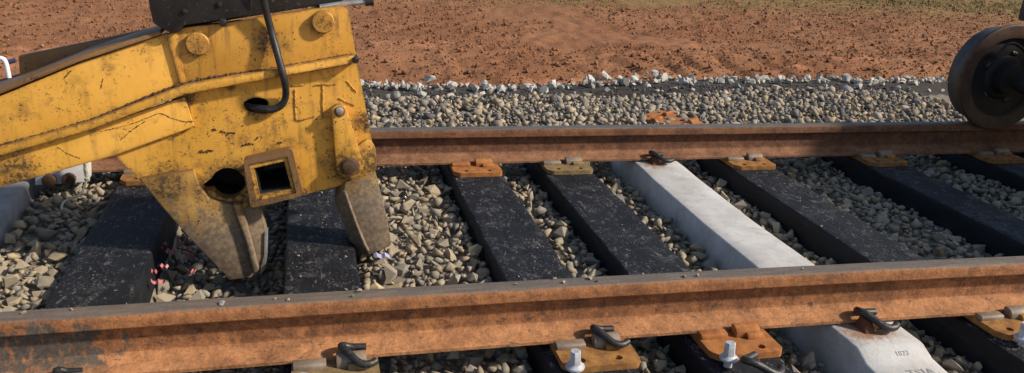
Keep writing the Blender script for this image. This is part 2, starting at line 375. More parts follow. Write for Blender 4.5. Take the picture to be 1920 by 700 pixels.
def raw_mesh(name, V, T, ang=None):
    V = np.asarray(V, dtype=np.float32); T = np.asarray(T, dtype=np.int32)
    me = bpy.data.meshes.new(name)
    me.vertices.add(len(V)); me.vertices.foreach_set('co', V.ravel())
    k = T.shape[1]
    me.loops.add(T.size); me.loops.foreach_set('vertex_index', T.ravel())
    me.polygons.add(len(T))
    me.polygons.foreach_set('loop_start', np.arange(0, T.size, k, dtype=np.int32))
    me.polygons.foreach_set('loop_total', np.full(len(T), k, dtype=np.int32))
    me.update(calc_edges=True); me.validate()
    return me
def prism(outer, yf, yb, holes=(), taper=0.0):
    """polygon of (x, z) points, front face at y=yf, back at y=yb, with holes"""
    bm = bmesh.new()
    loops = [list(outer)] + [list(h) for h in holes]
    pts = [p for l in loops for p in l]
    tris = tessellate_polygon([[Vector((p[0], p[1], 0)) for p in l] for l in loops])
    fv = [bm.verts.new((p[0], yf, p[1])) for p in pts]; bv = [bm.verts.new((p[0], yb, p[1])) for p in pts]
    for t in tris:
        try:
            bm.faces.new([fv[i] for i in t]); bm.faces.new([bv[i] for i in reversed(t)])
        except ValueError: pass
    k = 0
    for l in loops:
        n = len(l)
        for i in range(n):
            j = (i+1) % n
            bm.faces.new((fv[k+i], fv[k+j], bv[k+j], bv[k+i]))
        k += n
    bmesh.ops.recalc_face_normals(bm, faces=bm.faces)
    es = [e for e in bm.edges if len(e.link_faces) == 2 and e.calc_face_angle(0) < 0.001]
    bmesh.ops.dissolve_limit(bm, angle_limit=0.0005, verts=bm.verts, edges=bm.edges) if not holes else None
    return bm
def pixpoly(pts, y):
    return [(p[0], p[2]) for p in (aty(a, b, y) for a, b in pts)]
def circle(cx, cz, r, n=28, a0=0.0):
    return [(cx+r*cos(a0+2*pi*i/n), cz+r*sin(a0+2*pi*i/n)) for i in range(n)]
def rounded(pts, r, n=4):
    out = []
    N = len(pts)
    for i in range(N):
        p0, p1, p2 = (Vector(pts[i-1]), Vector(pts[i]), Vector(pts[(i+1) % N]))
        a = (p0-p1); b = (p2-p1); rr = min(r, a.length*0.45, b.length*0.45)
        A = p1+a.normalized()*rr; B = p1+b.normalized()*rr
        for k in range(n+1):
            t = k/n; out.append(tuple(A*(1-t)**2+p1*2*t*(1-t)+B*t*t))
    return out
def box(bm, x0, x1, y0, y1, z0, z1):
    v = [bm.verts.new(p) for p in ((x0, y0, z0), (x1, y0, z0), (x1, y1, z0), (x0, y1, z0), (x0, y0, z1), (x1, y0, z1), (x1, y1, z1), (x0, y1, z1))]
    for f in ((0, 3, 2, 1), (4, 5, 6, 7), (0, 1, 5, 4), (1, 2, 6, 5), (2, 3, 7, 6), (3, 0, 4, 7)): bm.faces.new([v[i] for i in f])
def box_mesh(name, x0, x1, y0, y1, z0, z1, bev=0.003):
    bm = bmesh.new(); box(bm, x0, x1, y0, y1, z0, z1); return bm_mesh(bm, name, 35, bev)
def spline(pts, sub=6):
    P = [Vector(p) for p in pts]; out = []
    for i in range(len(P)-1):
        a = P[max(i-1, 0)]; b = P[i]; c = P[i+1]; d = P[min(i+2, len(P)-1)]
        for k in range(sub):
            t = k/sub
            out.append(0.5*((2*b)+(c-a)*t+(2*a-5*b+4*c-d)*t*t+(3*b-a-3*c+d)*t**3))
    out.append(P[-1]); return out
def tube(name, pts, r, seg=10, jitter=0.0, radii=None):
    bm = bmesh.new(); rings = []
    up = Vector((0.13, 0.31, 0.94)); prev = None
    n = len(pts)
    for i, p in enumerate(pts):
        d = (pts[min(i+1, n-1)]-pts[max(i-1, 0)]).normalized()
        if prev is None:
            s = d.cross(up)
            if s.length < 0.1: s = d.cross(Vector((1, 0, 0)))
            s.normalize()
        else:
            s = (prev - d*prev.dot(d)).normalized()
        prev = s; u = s.cross(d)
        rr = (radii[i] if radii else r)
        ring = []
        for k in range(seg):
            a = 2*pi*k/seg; q = rr*(1+random.uniform(-jitter, jitter))
            ring.append(bm.verts.new(p+(s*cos(a)+u*sin(a))*q))
        rings.append(ring)
    for i in range(n-1):
        for k in range(seg): bm.faces.new((rings[i][k], rings[i][(k+1) % seg], rings[i+1][(k+1) % seg], rings[i+1][k]))
    bm.faces.new(list(reversed(rings[0]))); bm.faces.new(rings[-1])
    bmesh.ops.recalc_face_normals(bm, faces=bm.faces)
    me = bpy.data.meshes.new(name); bm.to_mesh(me); bm.free(); finish(me, 60); return me
def lathe(name, prof, seg=40, axis='Y', ang=30):
    """profile (axial, radius) revolved about an axis through the origin"""
    bm = bmesh.new(); rings = []
    for a, r in prof:
        ring = []
        for k in range(seg):
            t = 2*pi*k/seg
            ring.append(bm.verts.new((r*cos(t), a, r*sin(t)) if axis == 'Y' else (r*cos(t), r*sin(t), a)))
        rings.append(ring)
    for i in range(len(prof)-1):
        for k in range(seg): bm.faces.new((rings[i][k], rings[i][(k+1) % seg], rings[i+1][(k+1) % seg], rings[i+1][k]))
    if prof[0][1] > 1e-6: bm.faces.new(rings[0])
    if prof[-1][1] > 1e-6: bm.faces.new(rings[-1])
    return bm_mesh(bm, name, ang)

# ------------------------------------------------------------------ layout of the track
GAUGE = 1.672
RH = 0.16
def rail_shift(x):
    u = abs(x-0.5); u0 = 2.6
    return -0.0073*(u*u if u < u0 else u0*u0+2*u0*(u-u0))
# centre x, kind
SLEEPERS = [(-1.245, 'concrete'), (-0.665, 'timber'), (0.030, 'timber'), (0.755, 'timber'), (1.200, 'timber'), (1.690, 'concrete'),
            (2.175, 'timber'), (2.950, 'timber'), (3.700, 'timber'), (4.10, 'timber'), (-1.80, 'timber')]
SW = {'timber': 0.247, 'concrete': 0.236}

# ------------------------------------------------------------------ ground
def soil_height(x, y):
    base = np.interp(y, [-60, -6, -1.6, -0.9, 2.2, 3.05, 3.86, 4.36, 4.9, 5.9, 9.0, 14.0, 60.0], [-0.55, -0.55, -0.5, -0.30, -0.30, -0.135, -0.125, -0.40, -0.44, -0.27, -0.22, -0.17, -0.1])
    zone = smooth(4.1, 5.0, y)
    rough = zone*(0.035*fbm(x*1.1, y*1.1, 3, 3) + 0.040*fbm(x*8, y*8, 4, 9, 0.7)) + (1-zone)*0.008*fbm(x*9, y*9, 2, 12)
    # rills running down the little bank
    bank = smooth(4.6, 5.0, y)*(1-smooth(5.7, 6.3, y))
    u = x*1.0 + (y-5)*0.32
    rill = np.abs(((u*2.1+0.9*fbm(x*0.9, y*0.9, 3, 21)) % 1)-0.5)*2
    side = smooth(0.5, 2.5, x)
    rough = rough - bank*side*0.06*smooth(0.40, 0.02, rill)*np.clip(0.5+1.2*fbm(x*1.3, y*0.5, 2, 77), 0, 1)
    hump = smooth(1.6, 3.0, x)*smooth(3.05, 3.3, y)*(1-smooth(3.80, 4.2, y))
    return base + rough + 0.055*hump
xs = np.arange(-7.0, 18.0, 0.045); ys = np.concatenate([np.arange(-3.0, 4.0, 0.12), np.arange(4.0, 8.0, 0.04), np.arange(8.0, 16.0, 0.08)])
GX, GY = np.meshgrid(xs, ys); GZ = soil_height(GX, GY)
nx, ny = len(xs), len(ys)
idx = np.arange(nx*ny).reshape(ny, nx)
Q = np.stack([idx[:-1, :-1], idx[:-1, 1:], idx[1:, 1:], idx[1:, :-1]], -1).reshape(-1, 4)
V = np.stack([GX, GY, GZ], -1).reshape(-1, 3)
# wide skirt out to the horizon
b0 = len(V)
bx0, bx1, by0, by1 = xs[0], xs[-1], ys[0], ys[-1]
edge_z = lambda x, y: float(soil_height(np.array([x]), np.array([y]))[0])
skirt = []; skq = []
def ring_pts():
    r = [idx[0, i] for i in range(nx)] + [idx[i, nx-1] for i in range(1, ny)] + [idx[ny-1, i] for i in range(nx-2, -1, -1)] + [idx[i, 0] for i in range(ny-2, 0, -1)]
    return r
ring = ring_pts(); cx0, cy0 = (bx0+bx1)/2, (by0+by1)/2
for k in ring:
    p = V[k]; d = np.array([p[0]-cx0, p[1]-cy0]); d = d/np.linalg.norm(d)
    skirt.append((cx0+d[0]*900, cy0+d[1]*900, -0.3))
nr = len(ring)
for i in range(nr):
    j = (i+1) % nr
    skq.append((ring[i], b0+i, b0+j, ring[j]))
V = np.concatenate([V, np.array(skirt)]); Q = np.concatenate([Q, np.array(skq)])
me = raw_mesh('ground', V, Q)
for p in me.polygons: p.use_smooth = True
ground = kind(link('ground', me, 'soil'), 'structure')

# ------------------------------------------------------------------ ballast bed and stones
def bed_target(x, y):
    """height the ballast reaches"""
    z = np.full_like(x, -0.105)
    z = np.where((x > 0.15) & (x < 0.63), -0.088, z)
    z = np.where((x > -1.12) & (x < -0.79), -0.075, z)
    z = np.where((x > -0.54) & (x < -0.09), -0.178, z)
    z = np.where((x > 1.30) & (x < 2.06), -0.120, z)
    z = np.where((x > 2.30) & (x < 2.83), -0.120, z)
    z = z + 0.018*fbm(x*4, y*4, 2, 5)
    far = smooth(1.75, 2.05, y)
    z = z*(1-far) + far*(-0.055+0.02*fbm(x*2.5, y*2.5, 3, 8))
    ye = 3.27 + 0.16*smooth(2.0, 3.4, x) + 0.10*fbm(x*1.7, y*0.4, 3, 61)
    z = z - smooth(ye-0.08, ye+0.10, y)*0.16
    near = smooth(-0.25, -0.6, y)
    z = z - near*0.06
    return z - smooth(-0.8, -1.5, y)*0.25
bxs = np.arange(-2.6, 6.6, 0.022); bys = np.arange(-1.5, 3.60, 0.022)
BX, BY = np.meshgrid(bxs, bys); BZ = bed_target(BX, BY) - 0.021 + 0.008*fbm(BX*22, BY*22, 3, 71)
nb, mb = len(bxs), len(bys); idb = np.arange(nb*mb).reshape(mb, nb)
QB = np.stack([idb[:-1, :-1], idb[:-1, 1:], idb[1:, 1:], idb[1:, :-1]], -1).reshape(-1, 4)
me = raw_mesh('ballast_bed', np.stack([BX, BY, BZ], -1).reshape(-1, 3), QB)
for p in me.polygons: p.use_smooth = True
bed = kind(link('ballast_bed', me, 'bed'), 'structure')

def stone_proto(seed, flat=0.65, nmin=8):
    r = random.Random(seed); bm = bmesh.new()
    ax = (1.0, r.uniform(0.62, 0.95), r.uniform(flat-0.18, flat+0.15))
    n = r.randint(nmin, nmin+5)
    for i in range(n):
        v = Vector((r.gauss(0, 1), r.gauss(0, 1), r.gauss(0, 1))).normalized()
        # push towards a box so that the facets are broad and the corners sharp
        mx = max(abs(v.x), abs(v.y), abs(v.z)); k = r.uniform(0.72, 0.98)/mx*0.72
        v = v*(0.45*r.uniform(0.85, 1.0)+0.55*k)
        bm.verts.new((v.x*ax[0], v.y*ax[1], v.z*ax[2]))
    res = bmesh.ops.convex_hull(bm, input=bm.verts)
    junk = list({g for g in list(res['geom_interior'])+list(res['geom_unused']) if isinstance(g, bmesh.types.BMVert)})
    if junk: bmesh.ops.delete(bm, geom=junk, context='VERTS')
    bmesh.ops.triangulate(bm, faces=bm.faces)
    bmesh.ops.recalc_face_normals(bm, faces=bm.faces)
    me = bpy.data.meshes.new('stone'); bm.to_mesh(me); bm.free()
    vv = np.array([v.co[:] for v in me.vertices]); tt = np.array([p.vertices[:] for p in me.polygons])
    return me, vv, tt
PROTO = [stone_proto(100+i) for i in range(26)]

def rot_rand(tilt=0.5):
    a = rng.uniform(0, 2*pi); b = rng.normal(0, tilt); c = rng.normal(0, tilt)
    return np.array((Matrix.Rotation(a, 3, 'Z') @ Matrix.Rotation(b, 3, 'X') @ Matrix.Rotation(c, 3, 'Y')))

HS = 0.008; hx0, hx1, hy0, hy1 = -2.0, 4.6, -0.55, 3.72
hgx = np.arange(hx0, hx1, HS); hgy = np.arange(hy0, hy1, HS)
HGX, HGY = np.meshgrid(hgx, hgy); HM = bed_target(HGX, HGY) - 0.034; TG = bed_target(HGX, HGY)
BLOCK = np.zeros(HM.shape, bool)
for sx, kd in SLEEPERS:
    w = SW[kd]/2 + (0.004 if kd == 'timber' else 0.02)
    BLOCK |= (np.abs(HGX-sx) < w) & (HGY > -0.56) & (HGY < 2.22)
stones = []   # (proto, R, scale, pos)
def in_view(p, mgn=170):
    a, b = project(p); return -mgn < a < 1920+mgn and -mgn < b < 700+mgn
NTRY = 95000
cand = np.stack([rng.uniform(hx0+0.05, hx1-0.05, NTRY), rng.uniform(hy0+0.05, hy1-0.05, NTRY)], -1)
for (x, y) in cand:
    if not in_view((x, y, -0.08), 120): continue
    s = float(np.clip(rng.lognormal(math.log(0.0225), 0.36), 0.008, 0.050))
    if y > 1.9: s *= 1.06
    i = int((y-hy0)/HS); j = int((x-hx0)/HS)
    k = max(1, int(s*0.8/HS))
    if BLOCK[i, j]: continue
    sl_ = (slice(max(i-k, 0), i+k+1), slice(max(j-k, 0), j+k+1))
    if BLOCK[sl_].mean() > 0.16: continue
    h = HM[sl_]; mean = float(h.mean()); mxh = float(h.max())
    if mean > TG[i, j]-0.003: continue
    pi_ = int(rng.integers(len(PROTO))); R = rot_rand(0.45)
    vv = PROTO[pi_][1] @ R.T * s
    low = -vv[:, 2].min(); top = vv[:, 2].max()
    zc = mean*0.72+mxh*0.28 + low*0.55
    stones.append((pi_, R, s, (x, y, zc)))
    yy = HGY[sl_]-y; xx = HGX[sl_]-x
    dome = zc + top*0.8*np.sqrt(np.clip(1-(xx*xx+yy*yy)/(s*s*0.9), 0, 1)) - 0.3*s*((xx*xx+yy*yy) > s*s*0.9)
    HM[sl_] = np.maximum(h, np.where((xx*xx+yy*yy) < s*s*0.9, dome, h))

def in_frame(p):
    a, b = project(p); return -10 < a < 1930 and 0 < b < 705
def hidden_px(a, b, p):   # rough: behind the rails or the yellow grab
    if p[1] > 1.74: pass
    elif p[1] > 0.08 and b > 590 - a*0.056: return True
    if p[1] > 0.9 and a < 680 and b < 330: return True
    return False
def size_px(st):
    d = np.asarray(st[3])-CAM; return st[2]*F/(d @ AW)
order = []
for q, st in enumerate(stones):
    a, b = project(st[3])
    h = HM[int((st[3][1]-hy0)/HS), int((st[3][0]-hx0)/HS)]
    ok = in_frame(st[3]) and not hidden_px(a, b, st[3]) and st[3][2] > h-0.03
    order.append((-size_px(st) if ok else 0, q))
order.sort()
single = set(q for _, q in order[:300])
def mat4(R, s, p):
    m = Matrix.Identity(4)
    for a in range(3):
        for b in range(3): m[a][b] = R[a, b]*s
        m[a][3] = p[a]
    return m
for pm in PROTO: pm[0].materials.append(M['stone'])
for q in sorted(single):
    pi_, R, s, p = stones[q]
    o = link('stone', PROTO[pi_][0], None, bed); o.matrix_world = mat4(R, s, p)
def join_stones(name, lst, mat, parent=None):
    Vs = []; Ts = []; off = 0
    for pi_, R, s, p in lst:
        vv = PROTO[pi_][1] @ R.T * s + np.asarray(p); Vs.append(vv); Ts.append(PROTO[pi_][2]+off); off += len(vv)
    me = raw_mesh(name, np.concatenate(Vs), np.concatenate(Ts)); return kind(link(name, me, mat, parent), 'stuff')
join_stones('crib_stones', [st for q, st in enumerate(stones) if q not in single and st[3][1] < 1.9], 'stone', bed)
join_stones('shoulder_stones', [st for q, st in enumerate(stones) if q not in single and st[3][1] >= 1.9], 'stone_far', bed)

NF = 17000
fx = rng.uniform(hx0+0.05, hx1-0.05, NF); fy = rng.uniform(hy0+0.05, hy1-0.45, NF)
dd = np.stack([fx, fy, np.full(NF, -0.08)], -1)-CAM; dz_ = dd @ AW
fu = 960+F*(dd @ AR)/dz_; fv = 350-F*(dd @ AU)/dz_
ok = (fu > -60) & (fu < 1980) & (fv > -60) & (fv < 760) & ~BLOCK[((fy-hy0)/HS).astype(int), ((fx-hx0)/HS).astype(int)]
fx, fy = fx[ok], fy[ok]; fz = bed_target(fx, fy)-0.014+0.006*rng.random(len(fx))
fq = np.clip(rng.lognormal(math.log(0.0062), 0.4, len(fx)), 0.003, 0.013)
RR = [rot_rand(0.7) for _ in range(60)]
fines = [(int(k % len(PROTO)), RR[k*7 % 60], float(q), (float(x), float(y), float(z))) for k, (x, y, z, q) in enumerate(zip(fx, fy, fz, fq))]
join_stones('ballast_fines', fines, 'stone', bed)

# pale stones heaped along the far edge of the dark path
pale_proto = []
for k in range(10):
    me_, vv_, tt_ = stone_proto(500+k, 0.7, 13); me_.materials.append(M['stone_pale']); pale_proto.append(me_)
for k in range(560):
    x = -0.6 + k*0.0124 + rng.uniform(-0.05, 0.05)
    heap = 1.0 if (1.9 < x < 2.7) else (0.55 if 0.2 < x < 0.9 else 0.25)
    s = float(np.clip(rng.lognormal(math.log(0.027), 0.42), 0.010, 0.062))*(1.25 if heap > 0.5 and rng.random() < 0.3 else 1)
    y = 3.66+0.010*x+(rng.uniform(-0.03, 0.16) if rng.random() < 0.82 else rng.uniform(-0.30, 0.25))
    if not in_view((x, y, -0.1), 40): continue
    o = link('pale_stone', pale_proto[k % 10], None, bed)
    z = edge_z(x, y)+s*0.22 + (rng.uniform(0, 0.06)*heap)
    o.matrix_world = mat4(rot_rand(0.5), s, (x, y, z))

pg = []
for k in range(5200):
    x = rng.uniform(-0.8, 4.6); y = 3.02+0.62*rng.random()
    if not in_view((x, y, -0.13), 60): continue
    q = float(np.clip(rng.lognormal(math.log(0.0075), 0.5), 0.003, 0.024)); pg.append((int(rng.integers(len(PROTO))), rot_rand(0.6), q, (x, y, 0.0)))
pz = soil_height(np.array([p[3][0] for p in pg]), np.array([p[3][1] for p in pg]))
join_stones('path_grit', [(a, R, q, (p[0], p[1], float(z)+q*0.3)) for (a, R, q, p), z in zip(pg, pz)], 'grit_dark', ground)

# ------------------------------------------------------------------ red soil clods and grass
NC = 75000
cyy = 4.3 + 7.0*rng.random(NC)**1.45; cx = rng.uniform(-4.2, 14.0, NC)
dd = np.stack([cx, cyy, np.full(NC, -0.22)], -1)-CAM; dz_ = dd @ AW
cu = 960+F*(dd @ AR)/dz_; cv = 350-F*(dd @ AU)/dz_
dens = fbm(cx*0.6, cyy*0.6, 3, 33)
ok = (cu > -120) & (cu < 2040) & (cv > -120) & (dens > -0.35)
cx, cyy = cx[ok], cyy[ok]; cz = soil_height(cx, cyy)
cs = np.clip(rng.lognormal(math.log(0.0100), 0.55, len(cx)), 0.004, 0.045)
RR = [rot_rand(0.8) for _ in range(60)]
clods = [(int(k % len(PROTO)), RR[int(k*7 % 60)], float(q), (float(x), float(y), float(z)+float(q)*0.25)) for k, (x, y, z, q) in enumerate(zip(cx, cyy, cz, cs))]
join_stones('soil_clods', clods, 'clod')
GV = []; GT = []
gn = 0
for k in range(5200):
    x = rng.uniform(-5.5, 18.0); y = 8.0 + 5.0*rng.random()
    lim = 10.9 - 0.08*x + 1.6*float(fbm(np.array([x*0.5]), np.array([y*0.5]), 3, 44)[0])
    if y < lim and rng.random() > 0.015: continue
    if not in_view((x, y, -0.2), 150): continue
    z = edge_z(x, y)
    for b in range(int(rng.integers(4, 9))):
        a = rng.uniform(0, 2*pi); L = rng.uniform(0.02, 0.085); w = 0.004+0.004*rng.random(); ln = rng.uniform(0.2, 0.9)*L
        ox, oy = rng.normal(0, 0.035, 2)
        dx, dy = cos(a), sin(a)
        GV += [(x+ox-dy*w, y+oy+dx*w, z-0.005), (x+ox+dy*w, y+oy-dx*w, z-0.005), (x+ox+dx*ln, y+oy+dy*ln, z+L)]
        GT.append((gn, gn+1, gn+2)); gn += 3
grass = kind(link('grass', raw_mesh('grass', GV, GT), 'grass'), 'stuff')
tag(grass, 'thin green and straw grass on the red soil along the top edge', 'grass')

# ------------------------------------------------------------------ rails
HALF = [(0.0, 0.16), (0.018, 0.1597), (0.026, 0.1583), (0.0315, 0.1545), (0.0345, 0.1485), (0.0355, 0.140), (0.036, 0.1225), (0.0345, 0.1195), (0.014, 0.1115), (0.0095, 0.1045), (0.0082, 0.085), (0.0085, 0.055), (0.0115, 0.039), (0.020, 0.0305), (0.045, 0.0195), (0.0715, 0.0125), (0.0735, 0.0105), (0.0735, 0.0015), (0.072, 0.0)]
def make_rail(name, y0, curved, mat, label):
    prof = HALF + [(-a, b) for a, b in reversed(HALF[1:])] 
    xs_ = np.arange(-5.0, 10.01, 0.05); bm = bmesh.new(); rings = []
    for x in xs_:
        dy = rail_shift(x) if curved else 0.0
        rings.append([bm.verts.new((x, y0+dy+a, b+0.0006*mnoise.noise(Vector((x*9, a*40, b*40))))) for a, b in prof])
    n = len(prof)
    for i in range(len(rings)-1):
        for k in range(n): bm.faces.new((rings[i][k], rings[i+1][k], rings[i+1][(k+1) % n], rings[i][(k+1) % n]))
    bm.faces.new(rings[0]); bm.faces.new(rings[-1])
    return tag(link(name, bm_mesh(bm, name, 24), mat), label, 'rail')
make_rail('rail', 0.0, True, 'rail_near', 'orange rusty steel rail running across the foreground, dark scale at its left end')
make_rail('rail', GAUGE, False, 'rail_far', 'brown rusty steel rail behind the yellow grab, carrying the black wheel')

# ------------------------------------------------------------------ sleepers
def timber_sleeper(cx, label, seed):
    W = SW['timber']/2; z1 = -0.020; z0 = -0.215; r = 0.010
    prof = []
    for (sx, sz, a0) in ((1, 1, 0), (-1, 1, 90), (-1, -1, 180), (1, -1, 270)):
        cxx = sx*(W-r); czz = (z1-r) if sz > 0 else (z0+r)
        for k in range(4):
            a = radians(a0+k*30); prof.append((cxx+r*cos(a), czz+r*sin(a)))
    full = []
    for i, p in enumerate(prof):
        q = prof[(i+1) % len(prof)]; full.append(p)
        d = math.hypot(q[0]-p[0], q[1]-p[1])
        if d > 0.05:
            m_ = 8 if d > 0.15 else 4
            for k in range(1, m_): full.append((p[0]+(q[0]-p[0])*k/m_, p[1]+(q[1]-p[1])*k/m_))
    bm = bmesh.new(); rings = []
    ysec = np.arange(-0.53, 2.1901, 0.03)
    for y in ysec:
        ring_ = []
        for a, b in full:
            v = Vector((a*14+seed*9, y*3.5, b*14)); d = mnoise.noise(v)*0.0035 + mnoise.noise(v*4)*0.0016
            corner = (abs(a) > W-0.02 and b > z1-0.02)
            if corner: d -= 0.009*max(0, mnoise.noise(Vector((seed*3, y*11, a*3))))
            nl = math.hypot(a, b-(z0+z1)/2) or 1
            ring_.append(bm.verts.new((cx+a+d*a/nl, y, b+d*(b-(z0+z1)/2)/nl)))
        rings.append(ring_)
    n = len(full)
    for i in range(len(rings)-1):
        for k in range(n): bm.faces.new((rings[i][k], rings[i][(k+1) % n], rings[i+1][(k+1) % n], rings[i+1][k]))
    bm.faces.new(rings[0]); bm.faces.new(rings[-1])
    return tag(link('timber_sleeper', bm_mesh(bm, 'timber_sleeper', 50), 'timber'), label, 'sleeper', 'black timber sleepers')
def concrete_sleeper(cx, label, mat='concrete'):
    # along y: (y, top z, half width at top)
    secs = [(-0.56, -0.070, 0.112), (-0.38, -0.044, 0.115), (-0.30, -0.0365, 0.116), (-0.262, -0.032, 0.116), (-0.216, -0.0095, 0.115), (-0.204, -0.0075, 0.115), (0.15, -0.0075, 0.117), (0.30, -0.014, 0.118), (0.83, -0.022, 0.116), (1.38, -0.014, 0.116),
            (1.52, -0.0075, 0.115), (1.86, -0.0075, 0.115), (1.93, -0.058, 0.108), (2.23, -0.085, 0.104)]
    bm = bmesh.new(); rings = []
    for y, z, w in secs:
        wb = w+0.026; zb = -0.215; r = 0.007
        pr_ = [(-w+r, z), (-w*0.45, z), (0, z), (w*0.45, z), (w-r, z), (w-r*0.3, z-r*0.3), (w+0.002, z-r), (w+0.012, (z+zb)*0.5), (wb, zb), (-wb, zb), (-w-0.012, (z+zb)*0.5), (-w-0.002, z-r), (-w+r*0.3, z-r*0.3)]
        rings.append([bm.verts.new((cx+a, y, b)) for a, b in pr_])
    n = len(rings[0])
    for i in range(len(rings)-1):
        for k in range(n): bm.faces.new((rings[i][k], rings[i+1][k], rings[i+1][(k+1) % n], rings[i][(k+1) % n]))
    bm.faces.new(rings[0]); bm.faces.new(rings[-1])
    o = empty('concrete_sleeper', (cx, 0.8, -0.215))
    b = link('beam', bm_mesh(bm, 'beam', 40), mat, o); b.location = (-cx, -0.8, 0.215)
    return tag(o, label, 'sleeper', 'concrete sleepers'), b
TL = {-0.665: 'black timber sleeper at left, shaded, just left of the left grab tooth',
      0.030: 'black timber sleeper directly below the yellow grab, between its two teeth',
      0.755: 'black speckled timber sleeper, first one right of the yellow grab, under orange plate',
      1.200: 'black timber sleeper next to the white concrete one, on its left',
      2.175: 'black timber sleeper just right of the white concrete sleeper',
      2.950: 'black shaded timber sleeper below and left of the wheel, with deep dark side',
      3.700: 'black timber sleeper in deep shade at the right edge under the wheel',
      4.10: 'black timber sleeper under the dark vehicle beyond the right edge',
      -1.80: 'black timber sleeper beyond the left edge under the boom'}
white_sleeper = None
for k, (sx, kd) in enumerate(SLEEPERS):
    if kd == 'timber': timber_sleeper(sx, TL[sx], k+1)
    elif sx > 0: white_sleeper, _ = concrete_sleeper(sx, 'pale concrete sleeper with sloping shoulder and stamped letters, only one right of the grab')
    else: concrete_sleeper(sx, 'grey concrete sleeper at the left edge, shaded under the yellow boom', 'concrete_shaded')

# stamped characters on the white sleeper
def lettering(txt, size, loc, rot, parent):
    cu = bpy.data.curves.new('lettering', 'FONT'); cu.body = txt; cu.size = size; cu.extrude = 0.0006; cu.align_x = 'CENTER'; cu.resolution_u = 2
    tmp = bpy.data.objects.new('tmp_text', cu); COL.objects.link(tmp)
    me = bpy.data.meshes.new_from_object(tmp); bpy.data.objects.remove(tmp)
    me.materials.clear()
    o = link('lettering', me, 'ink', parent)
    o.matrix_parent_inverse = Matrix.Identity(4)
    pl = Vector(loc)-Vector(parent.location); o.location = pl; o.rotation_euler = rot
    return o
sl_ang = math.atan2(0.0225, 0.046)
lettering('1823', 0.024, (1.690+0.022, -0.2480, -0.0244), (sl_ang, 0, 0), white_sleeper)
lettering('TSIA', 0.046, (1.690+0.030, -0.338, -0.0395), (0.098, 0, 0), white_sleeper)

# ------------------------------------------------------------------ plates, bolts, clips
def mirror_y(me):
    for v in me.vertices: v.co.y = -v.co.y
    me.flip_normals(); me.update()
def plate_outline(w0, w1, L, c):
    return [(-w0, -L+c), (-w0+c*0.8, -L), (w0-c*0.3, -L), (w1, -L+c*0.6), (w1, L-c*0.6), (w0-c*0.3, L), (-w0+c*0.8, L), (-w0, L-c)]
def tie_plate_meshes():
    # base, lying in xy: prism() gives x-z so swap the axes
    out = plate_outline(0.112, 0.116, 0.205, 0.03)
    out = rounded(out, 0.008, 3)
    hs = [circle(sx*0.055, sy*0.172, 0.0125, 14) for sx in (-1, 1) for sy in (-1, 1)]
    bm = prism(out, 0.0, 0.020, hs)
    for v in bm.verts: v.co = Vector((v.co.x, v.co.z, v.co.y))
    bmesh.ops.recalc_face_normals(bm, faces=bm.faces)
    base = bm_mesh(bm, 'plate_base', 35)
    def shoulder(x0, x1, pts):
        bm = bmesh.new()
        a = [bm.verts.new((x0, y, z)) for y, z in pts]; b = [bm.verts.new((x1, y, z)) for y, z in pts]
        n = len(pts)
        for i in range(n): bm.faces.new((a[i], a[(i+1) % n], b[(i+1) % n], b[i]))
        bm.faces.new(a); bm.faces.new(b)
        return bm
    low = bm_mesh(shoulder(-0.108, -0.022, [(-0.079, 0.0195), (-0.079, 0.034), (-0.084, 0.036), (-0.106, 0.035), (-0.112, 0.031), (-0.114, 0.0195)]), 'ledge', 35, 0.002)
    hi = bm_mesh(shoulder(0.004, 0.083, [(-0.0765, 0.0195), (-0.0765, 0.047), (-0.082, 0.051), (-0.094, 0.051), (-0.106, 0.046), (-0.113, 0.038), (-0.116, 0.0195)]), 'clip_housing', 35, 0.0025)
    st = bm_mesh(shoulder(0.034, 0.086, [(-0.112, 0.0195), (-0.112, 0.036), (-0.124, 0.036), (-0.130, 0.030), (-0.132, 0.0195)]), 'step', 35, 0.002)
    return base, low, hi, st
PB, PL, PHI, PST = tie_plate_meshes()
def rot180(me):
    m2 = me.copy()
    for v in m2.vertices: v.co.x = -v.co.x; v.co.y = -v.co.y
    return m2
PL2, PHI2 = PL.copy(), PHI.copy()
for m_ in (PL2, PHI2): mirror_y(m_)
PZ = -0.0205          # plate bottom: the plate lies on the sleeper, the rail in its recess
def tie_plate(sx, y, mat, label, dx=0.0, rail=0):
    o = empty('tie_plate', (sx+dx, y, PZ+0.0015))
    me = PB.copy(); me.materials.clear()
    link('plate_base', me, mat, o)
    for src, nm, mm in ((PL, 'ledge', 'housing'), (PHI, 'clip_housing', 'housing'), (PST, 'step', mat), (PL2, 'ledge', 'housing'), (PHI2, 'clip_housing', 'housing')):
        m2 = src.copy(); m2.materials.clear(); link(nm, m2, (mat if (mat == 'plate_orange') else mm), o)
    return tag(o, label, 'tie plate', 'rail tie plates')
NP = [(-0.665, 'plate_olive', 'rusty tie plate at the bottom left corner, almost hidden by the rail'),
      (0.030, 'plate_olive', 'olive brown tie plate at the bottom edge below the near rail, left of centre'),
      (0.755, 'plate', 'ochre tie plate at the near rail, bottom centre, with bolt and clip fitted'),
      (1.200, 'plate_orange', 'orange tie plate at the near rail with loose black clip on it'),
      (2.175, 'plate', 'rusty tie plate at the lower right edge, right of the concrete sleeper')]
FP = [(-0.665, 'plate', 'yellow brown tie plate at the far rail left of the grab plate'),
      (0.755, 'plate_orange', 'bright orange tie plate at the far rail, first right of the grab'),
      (1.200, 'plate_olive', 'dull olive tie plate at the far rail, left of the concrete sleeper'),
      (2.175, 'plate', 'rusty tie plate at the far rail, first right of the concrete sleeper'),
      (2.950, 'plate', 'shaded rusty tie plate at the far rail, left of the wheel'),
      (3.700, 'plate', 'dark shaded tie plate at the far rail directly below the wheel')]
